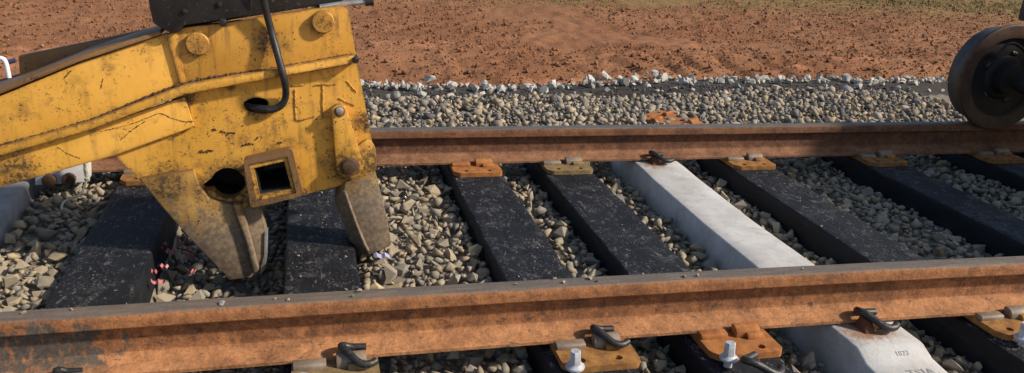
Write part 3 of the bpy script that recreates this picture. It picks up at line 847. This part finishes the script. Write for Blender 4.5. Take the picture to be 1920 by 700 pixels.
for sx, mt, lb in NP: tie_plate(sx, rail_shift(sx), mt, lb, 0.02)
for sx, mt, lb in FP: tie_plate(sx, GAUGE, mt, lb, 0.0)

def make_bolt(loc, label, tilt=(0, 0, 0)):
    o = empty('screw_spike', loc); o.rotation_euler = tilt; o.scale = (1.15, 1.15, 1.1)
    bm = bmesh.new()
    rings = []
    for z, r, sq in ((0.012, 0.0150, 0), (0.020, 0.0130, 1), (0.046, 0.0122, 1), (0.0485, 0.0110, 1)):
        ring_ = []
        for k in range(24):
            a = 2*pi*k/24
            q = 1.0 if not sq else 1/max(abs(cos(a+pi/6*0)), abs(cos(a-pi/3)), abs(cos(a-2*pi/3)))*0.97
            ring_.append(bm.verts.new((r*q*cos(a), r*q*sin(a), z)))
        rings.append(ring_)
    for i in range(3):
        for k in range(24): bm.faces.new((rings[i][k], rings[i][(k+1) % 24], rings[i+1][(k+1) % 24], rings[i+1][k]))
    bm.faces.new(rings[-1]); bm.faces.new(rings[0])
    link('head', bm_mesh(bm, 'head', 30), 'galv', o)
    link('collar', lathe('collar', [(-0.02, 0.0105), (0.0, 0.0105), (0.0, 0.0225), (0.004, 0.0235), (0.007, 0.0225), (0.009, 0.019), (0.0135, 0.0155)], 24, 'Z'), 'galv', o)
    return tag(o, label, 'bolt', 'galvanised screw spikes')
def on_plate(px, py):
    return atz(px, py, 0.0012)
for (px, py, lb) in ((1078, 690, 'galvanised bolt standing in the ochre plate at bottom centre'),
                     (1366, 674, 'galvanised bolt standing in the orange plate with loose clip'),
                     (1918, 636, 'galvanised bolt cut off by the right edge, right of concrete sleeper'),
                     (571, 738, 'galvanised bolt head just showing at the bottom edge, left of centre')):
    p = on_plate(px, py); make_bolt((p[0], p[1], 0.0015), lb, (random.uniform(-0.05, 0.05), random.uniform(-0.06, 0.06), random.uniform(0, 1)))

# spring clip: path in local coords, x along the rail, -y away from it (near side)
CLIP = [(0.050, 0.022, 0.019), (0.030, 0.022, 0.0195), (0.006, 0.022, 0.022), (-0.012, 0.018, 0.030), (-0.018, 0.004, 0.036), (-0.010, -0.012, 0.036), (0.004, -0.028, 0.029), (0.018, -0.046, 0.020), (0.036, -0.058, 0.013), (0.056, -0.057, 0.012), (0.072, -0.047, 0.014)]
LEG = [(0.074, -0.034, 0.015), (0.086, -0.024, 0.014), (0.080, -0.016, 0.010), (0.05, -0.014, 0.008), (0.0, -0.014, 0.008)]
def clip_mesh(flip, r=0.0105):
    pts = spline([Vector((x, y, z)) for x, y, z in CLIP], 5)
    if flip: pts = [Vector((p.x, p.y, p.z)) for p in pts]
    return tube('clip', pts, r, 10, 0.03)
CM = clip_mesh(False)
def rail_clip(loc, label, rz=0.0, sc=1.0, rusty=False, rx=0.0):
    me = CM.copy(); me.materials.clear()
    if rusty:
        o = empty('rail_clip', loc)
        link('bar', me, 'clip', o)
        bm = bmesh.new()
        pts = [(-0.026, -0.050, -0.010), (0.010, -0.052, -0.010), (0.012, 0.005, -0.010), (-0.026, 0.005, -0.010), (-0.012, -0.022, 0.022), (0.008, -0.026, 0.020), (0.008, -0.002, 0.024), (-0.018, -0.002, 0.026)]
        v = [bm.verts.new(p) for p in pts]
        for f in ((3, 2, 1, 0), (4, 5, 6, 7), (0, 1, 5, 4), (1, 2, 6, 5), (2, 3, 7, 6), (3, 0, 4, 7)): bm.faces.new([v[i] for i in f])
        link('shoulder', bm_mesh(bm, 'shoulder', 35, 0.004), 'clip_rusty', o)
        bm = bmesh.new(); box(bm, 0.012, 0.060, -0.030, 0.0, -0.010, 0.006)
        link('insulator', bm_mesh(bm, 'insulator', 35, 0.003), 'clip_rusty', o)
    else:
        o = link('rail_clip', me, 'clip'); o.location = loc
    o.rotation_euler = (rx, 0, rz); o.scale = (sc, sc, sc)
    return tag(o, label, 'rail clip', 'black spring clips')
def foot_edge(px, y):
    return aty(px, 0, y)
def clip_at(px, py, y, z, **kw):   # px,py: left bend of the clip
    p = aty(px, py, y); return (p[0]+0.016, y, z)
ysh = rail_shift
for px, py, lb in ((1124, 640, 'black spring clip clamped on the near rail foot above the ochre plate'),
                   (643, 680, 'black spring clip at the bottom edge left of centre, on the near rail foot'),
                   (94, 722, 'black spring clip at the bottom left corner, only its top showing')):
    p = atz(px, py, 0.03); x = p[0]+0.016
    rail_clip((x, -0.080+ysh(x), 0.009), lb, 0.0, 0.98 if px > 200 else 0.80)
p = atz(1628, 600, 0.03)
rail_clip((p[0]+0.01, -0.078+ysh(p[0]), 0.002), 'black spring clip on the concrete sleeper at the near rail, rust stained', -0.0, 1.12, True)
p = atz(1226, 293, 0.03)
rail_clip((p[0]+0.012, GAUGE-0.078, 0.004), 'small black spring clip on the concrete sleeper at the far rail', 0.0, 1.05, True)
p = atz(1420, 690, 0.012)
rail_clip((p[0]-0.03, p[1]-0.012, 0.012), 'loose black spring clip lying on the orange plate at the bottom edge', 0.5, 1.05, False, 0.1)

# ------------------------------------------------------------------ yellow sleeper grab
Y0 = 0.75
grab = empty('sleeper_grab', (0.0, Y0+0.1, -0.11))
tag(grab, 'yellow chipped steel sleeper grab on a boom, two worn teeth and square socket', 'machine grab')
def gpart(name, me, mat, parent=grab):
    o = link(name, me, mat, parent)
    root = parent
    off = Vector((0, 0, 0))
    while root is not None: off += Vector(root.location); root = root.parent
    o.location = -off
    return o
def gplate(name, pix, yf, yb, mat, holes=(), rnd=0.0, parent=grab, bev=0.003):
    pts = pixpoly(pix, yf)
    if rnd: pts = rounded(pts, rnd, 4)
    bm = prism(pts, yf, yb, holes)
    return gpart(name, bm_mesh(bm, name, 30, bev), mat, parent)

# main plate with the keyhole and the hose slot
c0 = aty(428, 344, Y0); pxm = (aty(460, 344, Y0)[0]-c0[0])/32.0       # metres per pixel on the plate
hr = 32*pxm
key = []
for k in range(30):
    a = radians(203 + k*(360-46)/29 - 0)
    key.append((c0[0]+hr*cos(a), c0[2]+hr*sin(a)))
tip_l = aty(379, 352, Y0)
key = [(tip_l[0]+0.004, tip_l[2]-0.010), ] + key + [(tip_l[0]+0.004, tip_l[2]+0.010), (tip_l[0]-0.003, tip_l[2])]
key = [(c0[0]+hr*cos(radians(203+k*314/29)), c0[2]+hr*sin(radians(203+k*314/29))) for k in range(30)]
key += [(tip_l[0]+0.004, tip_l[2]+0.011), (tip_l[0]-0.004, tip_l[2]), (tip_l[0]+0.004, tip_l[2]-0.011)]
s0 = aty(480, 197, Y0)
slot = []
for k in range(20):
    a = 2*pi*k/20; ex = 0.042*cos(a); ez = 0.025*sin(a); t = radians(6)
    slot.append((s0[0]+ex*cos(t)-ez*sin(t), s0[2]+ex*sin(t)+ez*cos(t)))
sq_c = aty(512, 333, Y0)
sqh = pixpoly([(466, 304), (540, 288), (556, 360), (479, 379)], Y0)
main = [(335, 175), (669, 118), (684, 190), (697, 262), (708, 308), (702, 328), (640, 348), (566, 366), (480, 392), (440, 392), (300, 372), (262, 338), (215, 290), (300, 262)]
gplate('main_plate', main, Y0, Y0+0.045, 'yellow_chip', [key, slot, sqh], bev=0.0)
gplate('rear_plate', [(335, 175), (669, 118), (684, 190), (704, 320), (566, 356), (440, 380), (310, 350), (222, 292)], Y0+0.20, Y0+0.235, 'black_steel')  # inner plates coloured black to carry the shade inside the holes
gplate('cross_plate', [(330, 172), (668, 115), (670, 122), (332, 180)], Y0+0.046, Y0+0.199, 'black_steel')
gplate('side_plate', [(660, 124), (667, 123), (700, 318), (690, 322)], Y0+0.046, Y0+0.199, 'yellow_dirty')
gplate('inner_plate', [(302, 300), (310, 299), (330, 352), (322, 352)], Y0+0.046, Y0+0.199, 'black_steel')
gplate('bottom_plate', [(330, 350), (480, 384), (480, 391), (330, 360)], Y0+0.046, Y0+0.199, 'black_steel')
# upper head plate with two pins
gplate('head_plate', [(326, 66), (345, 52), (420, 44), (640, 10), (654, 22), (668, 107), (505, 134), (346, 162)], Y0-0.006, Y0+0.03, 'yellow_dirty', rnd=0.012)
gplate('head_rear_plate', [(334, 70), (345, 56), (420, 48), (636, 16), (650, 28), (662, 104), (505, 132), (346, 158)], Y0+0.20, Y0+0.232, 'yellow_dirty')
for (px, py) in ((370, 83), (606, 42)):
    p = aty(px, py, Y0-0.026)
    o = gpart('pin', lathe('pin', [(-0.026, 0.0), (-0.026, 0.0335), (-0.023, 0.0365), (-0.008, 0.0365), (0.24, 0.0365), (0.24, 0.0)], 36), 'yellow_dirty')
    o.location = Vector(o.location)+Vector((p[0], Y0, p[2]))
# chipped rib along the boom and the head
gplate('rib', [(-120, 314), (0, 277), (170, 228), (345, 160), (505, 132), (664, 104), (670, 117), (505, 147), (350, 176), (170, 243), (0, 292), (-120, 330)], Y0-0.038, Y0-0.0065, 'yellow_chip', rnd=0.003)
# boom box beam
gplate('boom_web', [(-300, 272), (-120, 218), (0, 180), (150, 118), (310, 64), (326, 62), (344, 160), (170, 236), (0, 285), (-120, 322), (-300, 376)], Y0+0.0, Y0+0.028, 'yellow')
gplate('boom_seam', [(312, 66), (330, 60), (349, 160), (340, 165)], Y0-0.010, Y0-0.0005, 'yellow_dirty', rnd=0.006)
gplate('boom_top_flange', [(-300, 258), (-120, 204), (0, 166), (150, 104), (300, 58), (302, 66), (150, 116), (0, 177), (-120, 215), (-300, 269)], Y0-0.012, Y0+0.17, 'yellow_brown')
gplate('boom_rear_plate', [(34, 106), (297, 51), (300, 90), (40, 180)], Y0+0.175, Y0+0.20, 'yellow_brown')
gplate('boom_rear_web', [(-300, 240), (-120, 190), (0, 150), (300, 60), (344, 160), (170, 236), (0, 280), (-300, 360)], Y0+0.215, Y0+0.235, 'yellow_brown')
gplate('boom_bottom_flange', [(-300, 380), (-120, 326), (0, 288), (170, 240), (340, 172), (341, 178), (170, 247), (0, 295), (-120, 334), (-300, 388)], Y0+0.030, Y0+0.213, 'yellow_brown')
# lower cheek plate
gplate('cheek_plate', [(-300, 382), (-120, 326), (0, 290), (170, 241), (345, 182), (364, 238), (215, 292), (0, 352), (-120, 386), (-300, 440)], Y0-0.016, Y0-0.001, 'yellow')
# link with bolt and pin at the right
lk = []
t0 = aty(636, 211, Y0-0.03); t1 = aty(656, 312, Y0-0.03)
ax_ = Vector((t1[0]-t0[0], t1[2]-t0[2])).normalized(); an = math.atan2(ax_.y, ax_.x)
for k in range(15): a = an+pi/2+pi*k/14; lk.append((t0[0]+0.026*cos(a), t0[2]+0.026*sin(a)))
for k in range(15): a = an-pi/2+pi*k/14; lk.append((t1[0]+0.047*cos(a), t1[2]+0.047*sin(a)))
gl = gpart('link_plate', bm_mesh(prism(lk, Y0-0.030, Y0-0.001), 'link_plate', 30, 0.004), 'yellow_chip')
def hexpin(parent, name, px, py, yf, yb, r, mat, n):
    p = aty(px, py, yf); bm = prism(circle(p[0], p[2], r, n, 0.3), yf, yb); return gpart(name, bm_mesh(bm, name, 30, 0.002), mat, parent)
hexpin(grab, 'link_bolt', 637, 209, Y0-0.046, Y0-0.028, 0.0135, 'bright_steel', 6)
hexpin(grab, 'link_washer', 637, 210, Y0-0.033, Y0-0.029, 0.019, 'yellow_brown', 20)
hexpin(grab, 'link_pin', 656, 313, Y0-0.052, Y0-0.02, 0.0245, 'brown_bolt', 20)
hexpin(grab, 'link_pin_ring', 656, 313, Y0-0.036, Y0-0.0285, 0.034, 'yellow_brown', 28)
gplate('corner_lug', [(640, 300), (690, 258), (704, 276), (707, 310), (697, 331), (668, 340), (645, 338)], Y0-0.012, Y0-0.0008, 'yellow_chip', rnd=0.015)
# square socket
YS = Y0-0.065
so_ = rounded(pixpoly([(456, 299), (547, 278), (569, 367), (470, 390)], YS), 0.014, 4)
si_ = pixpoly([(476, 316), (533, 303), (547, 355), (487, 367)], YS)
gpart('socket_collar', bm_mesh(prism(so_, YS-0.004, YS+0.030, [rounded(pixpoly([(466, 308), (539, 293), (556, 362), (480, 378)], YS), 0.005, 3)]), 'socket_collar', 30), 'yellow_brown')
gpart('square_socket', bm_mesh(prism(rounded(pixpoly([(466.6, 308.5), (538.4, 293.6), (555.4, 361.5), (480.5, 377.3)], YS), 0.005, 3), YS+0.003, Y0+0.183, [si_]), 'square_socket', 30), 'yellow_chip')
gpart('socket_shade', bm_mesh(prism(pixpoly([(476.3, 316.3), (532.7, 303.3), (546.7, 354.7), (487.3, 366.7)], YS), YS+0.016, Y0+0.184, [pixpoly([(478.5, 318.5), (531, 306), (544.5, 352.5), (489, 364.5)], YS)]), 'socket_shade', 30), 'rubber')  # black lining added, the socket's inner shade put into its colour
gplate('socket_shade_back', [(464, 305), (540, 290), (556, 361), (478, 379)], Y0+0.185, Y0+0.195, 'rubber')  # black end sheet, coloured for the shade deep in the socket
# left tooth
lt = gplate('tooth', [(262, 336), (362, 320), (374, 352), (392, 374), (440, 386), (458, 440), (478, 508), (472, 521), (430, 526), (420, 514), (356, 448), (300, 384)], Y0-0.028, Y0-0.0008, 'tooth', bev=0.004)
gplate('tooth_ridge', [(436, 384), (452, 384), (478, 480), (486, 508), (476, 515), (460, 452)], Y0-0.046, Y0-0.006, 'tooth', parent=lt, bev=0.006)
gplate('tooth_back', [(380, 372), (486, 392), (499, 436), (499, 480), (494, 506), (484, 517), (430, 524), (420, 500)], Y0+0.004, Y0+0.075, 'tooth', parent=lt)
gplate('tooth_edge', [(496, 436), (502, 436), (501, 482), (496, 508), (487, 517), (488, 505), (495, 480)], Y0-0.002, Y0+0.045, 'bright_steel', parent=lt, bev=0.001)
# right tooth: front face, facet turning back on its left
def right_tooth():
    bm = bmesh.new()
    A = [aty(x, y, Y0-0.02) for x, y in ((648, 342), (704, 322), (721, 390), (734, 456), (730, 462), (692, 478), (668, 425), (643, 364))]
    B = [aty(x, y, Y0+0.035) for x, y in ((634, 346), (704, 322), (721, 390), (734, 456), (730, 462), (668, 486), (638, 405), (628, 380))]
    Cc = [(b[0], Y0+0.085, b[2]) for b in B]
    a = [bm.verts.new(p) for p in A]; b = [bm.verts.new(p) for p in B]; c = [bm.verts.new(p) for p in Cc]
    n = 8
    bm.faces.new(a); bm.faces.new(c)
    for i in range(n):
        j = (i+1) % n
        bm.faces.new((a[i], a[j], b[j], b[i])); bm.faces.new((b[i], b[j], c[j], c[i]))
    return bm_mesh(bm, 'tooth', 25, 0.003)
rt = gpart('tooth', right_tooth(), 'tooth_right')
gpart('tooth_ridge', tube('tooth_ridge', [Vector(aty(x, y, Y0-0.026)) for x, y in ((646, 358), (655, 385), (668, 420), (682, 455), (690, 470))], 0.0065, 8, 0.1), 'tooth_right', rt)
# hose
hp = [(486, -70, -0.050), (490, -30, -0.048), (497, 12, -0.036), (509, 60, -0.024), (523, 112, -0.046), (533, 150, -0.052), (536, 178, -0.024), (529, 196, -0.019), (514, 205, -0.018), (497, 206, -0.016), (478, 203, 0.004), (462, 200, 0.04)]
gpart('hose', tube('hose', spline([Vector(aty(x, y, Y0+d)) for x, y, d in hp], 6), 0.0118, 14), 'rubber')
gpart('hose_ferrule', tube('hose_ferrule', [Vector(aty(x, y, Y0+d)) for x, y, d in ((503, 206, -0.018), (492, 205.5, -0.012), (482, 204, 0.0))], 0.0152, 12), 'black_steel')
# black mounting bracket above, bolts and rod
gplate('mounting_bracket', [(278, -60), (282, 0), (291, 42), (326, 64), (343, 52), (420, 40), (640, 4), (700, -60)], Y0+0.034, Y0+0.195, 'black_steel', bev=0.006)
gplate('bracket_cheek', [(274, -90), (278, 0), (287, 44), (318, 62), (334, 62), (345, 48), (414, 38), (470, 28), (470, -90)], Y0-0.03, Y0+0.0335, 'black_steel', rnd=0.01, bev=0.005)
for (px, py) in ((345, 22), (411, 9)): hexpin(grab, 'bracket_bolt', px, py, Y0-0.036, Y0-0.028, 0.008, 'black_steel', 12)
for (px, py) in ((418, 43),):
    hexpin(grab, 'grease_cap', px, py, Y0-0.034, Y0-0.002, 0.013, 'black_steel', 14)
rod = [Vector(aty(x, y, Y0+0.02)) for x, y in ((600, 14), (640, 8), (693, 3))]
gpart('rod', tube('rod', rod, 0.0095, 12), 'bright_steel')
gpart('rod_cap', tube('rod_cap', [Vector(aty(x, y, Y0+0.02)) for x, y in ((684, 4), (700, 2))], 0.0145, 12), 'rubber')
# weld beads
for w in ([(545, 161), (573, 159)], [(553, 168), (554, 218), (561, 226), (590, 218)], [(605, 160), (604, 218)], [(590, 160), (629, 158)], [(650, 152), (668, 173)], [(634, 184), (665, 198)], [(318, 262), (366, 237)], [(350, 170), (364, 238)]):
    pts = spline([Vector(aty(x, y, Y0-0.001)) for x, y in w], 14)
    pts = [p+Vector((random.uniform(-1, 1), 0, random.uniform(-1, 1)))*0.0012 for p in pts]
    gpart('weld_bead', tube('weld_bead', pts, 0.0024, 6, 0.5), 'yellow_chip')
# grime-filled weld above the rib, paint cracks and chips
def bead(name, pix, y, r_, mat, sub=20, jit=0.5, wob=0.0012, parent=grab):
    pts = spline([Vector(aty(x, yy, y)) for x, yy in pix], sub)
    pts = [p+Vector((random.uniform(-1, 1), 0, random.uniform(-1, 1)))*wob for p in pts]
    return gpart(name, tube(name, pts, r_, 6, jit, [r_*random.uniform(0.35, 1.25) for _ in pts]), mat, parent)
bead('weld_seam', [(-120, 312), (0, 274), (170, 225), (345, 157), (505, 130), (664, 102)], Y0-0.007, 0.0058, 'brown_bolt', 60, 0.2, 0.0004)
for pts_ in ([(188, 247), (235, 236), (270, 224), (300, 213), (322, 222), (345, 228), (362, 228)], [(224, 265), (245, 246), (272, 228)], [(107, 276), (128, 289), (150, 297)]):
    bead('paint_crack', pts_, Y0-0.0155, 0.0017, 'brown_bolt')
for pts_ in ([(398, 243), (405, 244)], [(412, 246), (428, 249), (441, 250)], [(374, 285), (386, 284), (400, 282)], [(454, 273), (466, 270), (474, 271)], [(480, 261), (484, 259)], [(520, 268), (528, 267)]):
    bead('paint_chip', pts_, Y0+0.0012, 0.0040, 'brown_bolt', 12, 0.7, 0.0022)
for pts_ in ([(121, 146), (128, 138), (134, 132)], [(189, 165), (193, 148)]):
    bead('paint_chip', pts_, Y0+0.0006, 0.0022, 'brown_bolt', 8, 0.6, 0.001)
hexpin(grab, 'rib_end', 667, 113, Y0-0.045, Y0-0.004, 0.012, 'black_steel', 9)

# ------------------------------------------------------------------ rail vehicle at the right
WX, WZ, YW = 3.680, RH+0.262, GAUGE-0.036
veh = empty('rail_vehicle', (WX, 0.8, RH))
tag(veh, 'dark rail vehicle at the right edge, black flanged wheel on the far rail', 'vehicle')
def vpart(name, me, mat, loc=(0, 0, 0), parent=veh):
    o = link(name, me, mat, parent)
    o.location = Vector(loc)-(Vector(veh.location) if parent is veh else Vector((0, 0, 0))); return o
def wheel(y, s):
    w = vpart('wheel', lathe('wheel', [(-0.010*s, 0.212), (-0.030*s, 0.218), (-0.034*s, 0.232), (-0.034*s, 0.283), (-0.028*s, 0.290), (-0.012*s, 0.290), (-0.002*s, 0.276), (0.006*s, 0.2645), (0.012*s, 0.262)], 72), 'wheel_rim', (WX, y, WZ))
    vpart('tread', lathe('tread', [(0.0122*s, 0.2617), (0.098*s, 0.2605), (0.106*s, 0.252), (0.106*s, 0.205), (0.06*s, 0.205)], 72), 'wheel_tread', parent=w)
    web = vpart('wheel_disc', lathe('wheel_disc', [(-0.0105*s, 0.2115), (0.030*s, 0.208), (0.036*s, 0.18), (0.012*s, 0.15), (-0.012*s, 0.12), (-0.022*s, 0.10), (-0.022*s, 0.085), (-0.075*s, 0.080), (-0.080*s, 0.0)], 60), 'wheel_web', parent=w)
    for k in range(5):
        a = 2*pi*k/5+2.6
        p = [Vector((0.135*cos(a+t), -0.003*s, 0.135*sin(a+t))) for t in (-0.12, 0, 0.12)]
        vpart('slot', tube('slot', p, 0.016, 10), 'rubber', parent=w)
    return w
wheel(YW, 1); wheel(0.036+rail_shift(WX), -1)
vpart('axle', lathe('axle', [(-0.72, 0.045), (-0.68, 0.055), (0.68, 0.055), (0.72, 0.045)], 28), 'wheel_web', (WX, 0.80, WZ))
# brake pipe and bracket over the wheel
pp = [aty(x, y, YW-0.06) for x, y in ((1869, 110), (1876, 98), (1889, 84), (1903, 82), (1915, 90), (1925, 100))]
vpart('brake_pipe', tube('brake_pipe', spline([Vector(p) for p in pp], 5), 0.008, 8), 'bright_steel' if False else 'black_steel')
p = aty(1868, 106, YW-0.06)
vpart('pipe_joint', tube('pipe_joint', [Vector((p[0], YW-0.07, p[2])), Vector((p[0], YW-0.02, p[2]))], 0.013, 10), 'black_steel')
a = aty(1907, 40, YW+0.05); b = aty(1910, -14, YW+0.05)
bm = bmesh.new(); box(bm, a[0]+0.045, a[0]+0.20, YW+0.02, YW+0.10, a[2], b[2])
vpart('suspension_block', bm_mesh(bm, 'suspension_block', 35, 0.012), 'machine_black')
bm = bmesh.new(); box(bm, a[0]+0.06, a[0]+0.30, YW-0.10, YW+0.019, WZ+0.0, b[2]+0.05)
bx0_ = 4.02
bm2 = bmesh.new(); box(bm2, bx0_+0.06, bx0_+0.26, 0.25, 0.45, WZ-0.05, 0.639); vpart('axle_arm', bm_mesh(bm2, 'axle_arm', 35, 0.01), 'machine_black')
bm2 = bmesh.new(); box(bm2, bx0_+0.06, bx0_+0.26, 0.78, 0.98, WZ-0.05, 0.639); vpart('axle_arm', bm_mesh(bm2, 'axle_arm', 35, 0.01), 'machine_black')
for yy in (0.35, 0.88):
    bm2 = bmesh.new(); box(bm2, WX-0.07, bx0_+0.06, yy-0.06, yy+0.06, WZ-0.07, WZ+0.07); vpart('trailing_arm', bm_mesh(bm2, 'trailing_arm', 35, 0.01), 'machine_black')
bm.free()
bm = bmesh.new(); box(bm, bx0_+0.02, 8.2, -0.30, 1.30, 0.62, 0.80); vpart('shadow_chassis', bm_mesh(bm, 'shadow_chassis', 35, 0.02), 'machine_black')  # unseen vehicle body, added and sized to cast shade on the far rail
bm = bmesh.new(); box(bm, bx0_+0.05, 8.0, -0.28, 1.28, 0.801, 1.22); vpart('shadow_cover', bm_mesh(bm, 'shadow_cover', 35, 0.06, 3), 'yellow_dirty')  # unseen upper body, its height set to lengthen that shadow

# ------------------------------------------------------------------ small things
def chip_stone(px, py, z, s, label, mat='stone_pale', name='stone_chip', k=3):
    p = atz(px, py, z); me = PROTO[k][0].copy(); me.materials.clear(); o = link(name, me, mat)
    o.matrix_world = mat4(rot_rand(0.2), s, (p[0], p[1], z+s*0.35)); return tag(o, label, 'stone')
chip_stone(416, 571, RH, 0.011, 'small white pebble lying on the near rail head at left')
chip_stone(1219, 301, -0.008, 0.035, 'tan stone on the concrete sleeper beside the far clip', 'stone', 'stone', 5)
for i, (px, py, s) in enumerate(((967, 535, 0.008), (1040, 524, 0.009), (1058, 531, 0.010), (1106, 524, 0.011), (1120, 529, 0.007), (672, 547, 0.013), (660, 557, 0.010), (648, 545, 0.008), (1283, 520, 0.009), (1308, 518, 0.010), (540, 563, 0.008), (515, 562, 0.007), (45, 588, 0.010), (135, 582, 0.007), (1505, 505, 0.007), (1905, 484, 0.006))):
    o = chip_stone(px, py, RH, s, 'tiny tan stone chip lying on top of the near rail', 'stone', 'stone_chip', i % 20)
    o['group'] = 'stone chips on the near rail head'
def scrap(name, px, py, z, L, w, mat, label, rz, group=None, cat='litter'):
    p = atz(px, py, z); bm = bmesh.new(); n = 6; rows = []
    for i in range(n+1):
        t = i/n-0.5; zz = 0.006*sin(i*1.9+px)+0.004*random.random()
        rows.append([bm.verts.new((t*L, s*w/2, zz+s*0.002)) for s in (-1, 1)])
    for i in range(n): bm.faces.new((rows[i][0], rows[i][1], rows[i+1][1], rows[i+1][0]))
    g = bmesh.ops.solidify(bm, geom=bm.faces[:], thickness=0.0012)
    o = link(name, bm_mesh(bm, name, 40), mat); o.location = (p[0], p[1], z+0.012); o.rotation_euler = (0.15, 0.1, rz)
    return tag(o, label, cat, group)
for i, (px, py, L, w) in enumerate(((297, 535, 0.045, 0.013), (306, 506, 0.040, 0.012), (290, 516, 0.022, 0.012), (322, 478, 0.036, 0.022), (351, 472, 0.036, 0.018), (311, 464, 0.020, 0.012), (350, 453, 0.016, 0.014), (362, 516, 0.020, 0.016), (303, 472, 0.018, 0.010), (360, 486, 0.02, 0.012), (334, 461, 0.02, 0.010))):
    scrap('tape_scrap', px, py, -0.092, L, w, 'red_tape', {0: 'longest red tape scrap, nearest the near rail beside the left black sleeper', 1: 'red tape scrap second nearest the near rail, behind the longest one'}.get(i, 'torn scrap of red plastic tape among stones left of the left tooth'), random.uniform(-0.5, 0.5), 'red tape scraps')
scrap('plastic_scrap', 716, 486, -0.066, 0.06, 0.022, 'lavender', 'lavender plastic scrap on the stones at the right tooth tip', 0.1)
o = chip_stone(754, 322, -0.055, 0.013, 'small pink painted pebble on the ballast near the far rail', 'pink', 'pink_pebble', 4)

# loose orange plate behind the far rail
p = atz(1262, 226, -0.03)
lp = empty('loose_tie_plate', (p[0]+0.03, p[1]+0.02, -0.060)); lp.rotation_euler = (0.03, -0.06, 0.55)
for src, nm in ((PB, 'plate_base'), (PL, 'ledge'), (PHI, 'clip_housing'), (PL2, 'ledge'), (PHI2, 'clip_housing')):
    m2 = src.copy(); m2.materials.clear(); link(nm, m2, 'plate_orange', lp)
tag(lp, 'loose orange tie plate lying on the ballast behind the far rail', 'tie plate')

# white block with two bolts and a frayed cord under the boom
YB = 1.50
wb_ = [aty(x, y, YB) for x, y in ((60, 262), (160, 262), (163, 342), (66, 348))]
blk = empty('white_block', (wb_[2][0]-0.1, YB+0.05, wb_[2][2]))
tag(blk, 'white painted block with two round rusty bolts below the yellow boom', 'block')
me = bm_mesh(prism([(q[0], q[2]) for q in wb_], YB, YB+0.09), 'block', 35, 0.004); o = link('block', me, 'white', blk); o.location = -Vector(blk.location)
for (px, py) in ((92, 339), (129, 337)):
    q = aty(px, py, YB-0.02); o = link('bolt', bm_mesh(prism(circle(q[0], q[2], 0.0265, 10, 0.2), YB-0.035, YB-0.0005), 'bolt', 35, 0.004), 'brown_bolt', blk); o.location = -Vector(blk.location)
cp = [(158, 288, 1.44), (161, 312, 1.44), (164, 332, 1.43), (160, 345, 1.41), (155, 358, 1.36), (146, 368, 1.32), (130, 373, 1.30), (118, 381, 1.28), (115, 393, 1.25)]
crd = tube('cord', spline([Vector(aty(x, y, d)) for x, y, d in cp], 6), 0.004, 8, 0.25, [0.011 if i < 16 else 0.0042 for i in range(49)])
tag(link('frayed_cord', crd, 'cord'), 'frayed cream cord hanging from the boom beside the white block', 'cord')

# white bent pipe with navy end on top of the boom
YP = Y0+0.10
pv = [Vector(aty(x, y, YP)) for x, y in ((-22, 136), (-14, 112), (-4, 109), (6, 111), (11, 119), (14, 131), (17, 146))]
bp = empty('bent_pipe', tuple(pv[-1])); tag(bp, 'white bent pipe with a navy end at the left edge on the boom', 'pipe')
o = link('pipe', tube('pipe', spline(pv, 5), 0.0075, 10), 'white_plastic', bp); o.location = -pv[-1]
o = link('navy_end', tube('navy_end', [Vector(aty(x, y, YP+0.02)) for x, y in ((13, 117), (20, 115.5), (29, 113))], 0.0075, 10), 'navy', bp); o.location = -pv[-1]

# grit on the sleepers
grit = []
for sx, kd in SLEEPERS:
    if kd == 'concrete': continue
    for k in range(110):
        x = sx+rng.uniform(-0.115, 0.115); y = rng.uniform(-0.4, 1.55)
        if not in_view((x, y, 0), 60): continue
        s = float(np.clip(rng.lognormal(math.log(0.0021), 0.6), 0.0008, 0.009))
        grit.append((int(rng.integers(len(PROTO))), rot_rand(0.2), s, (x, y, -0.0195+s*0.3)))
g = join_stones('stone_grit', grit, 'stone'); tag(g, 'pale stone grit scattered over the black timber sleepers', 'grit')
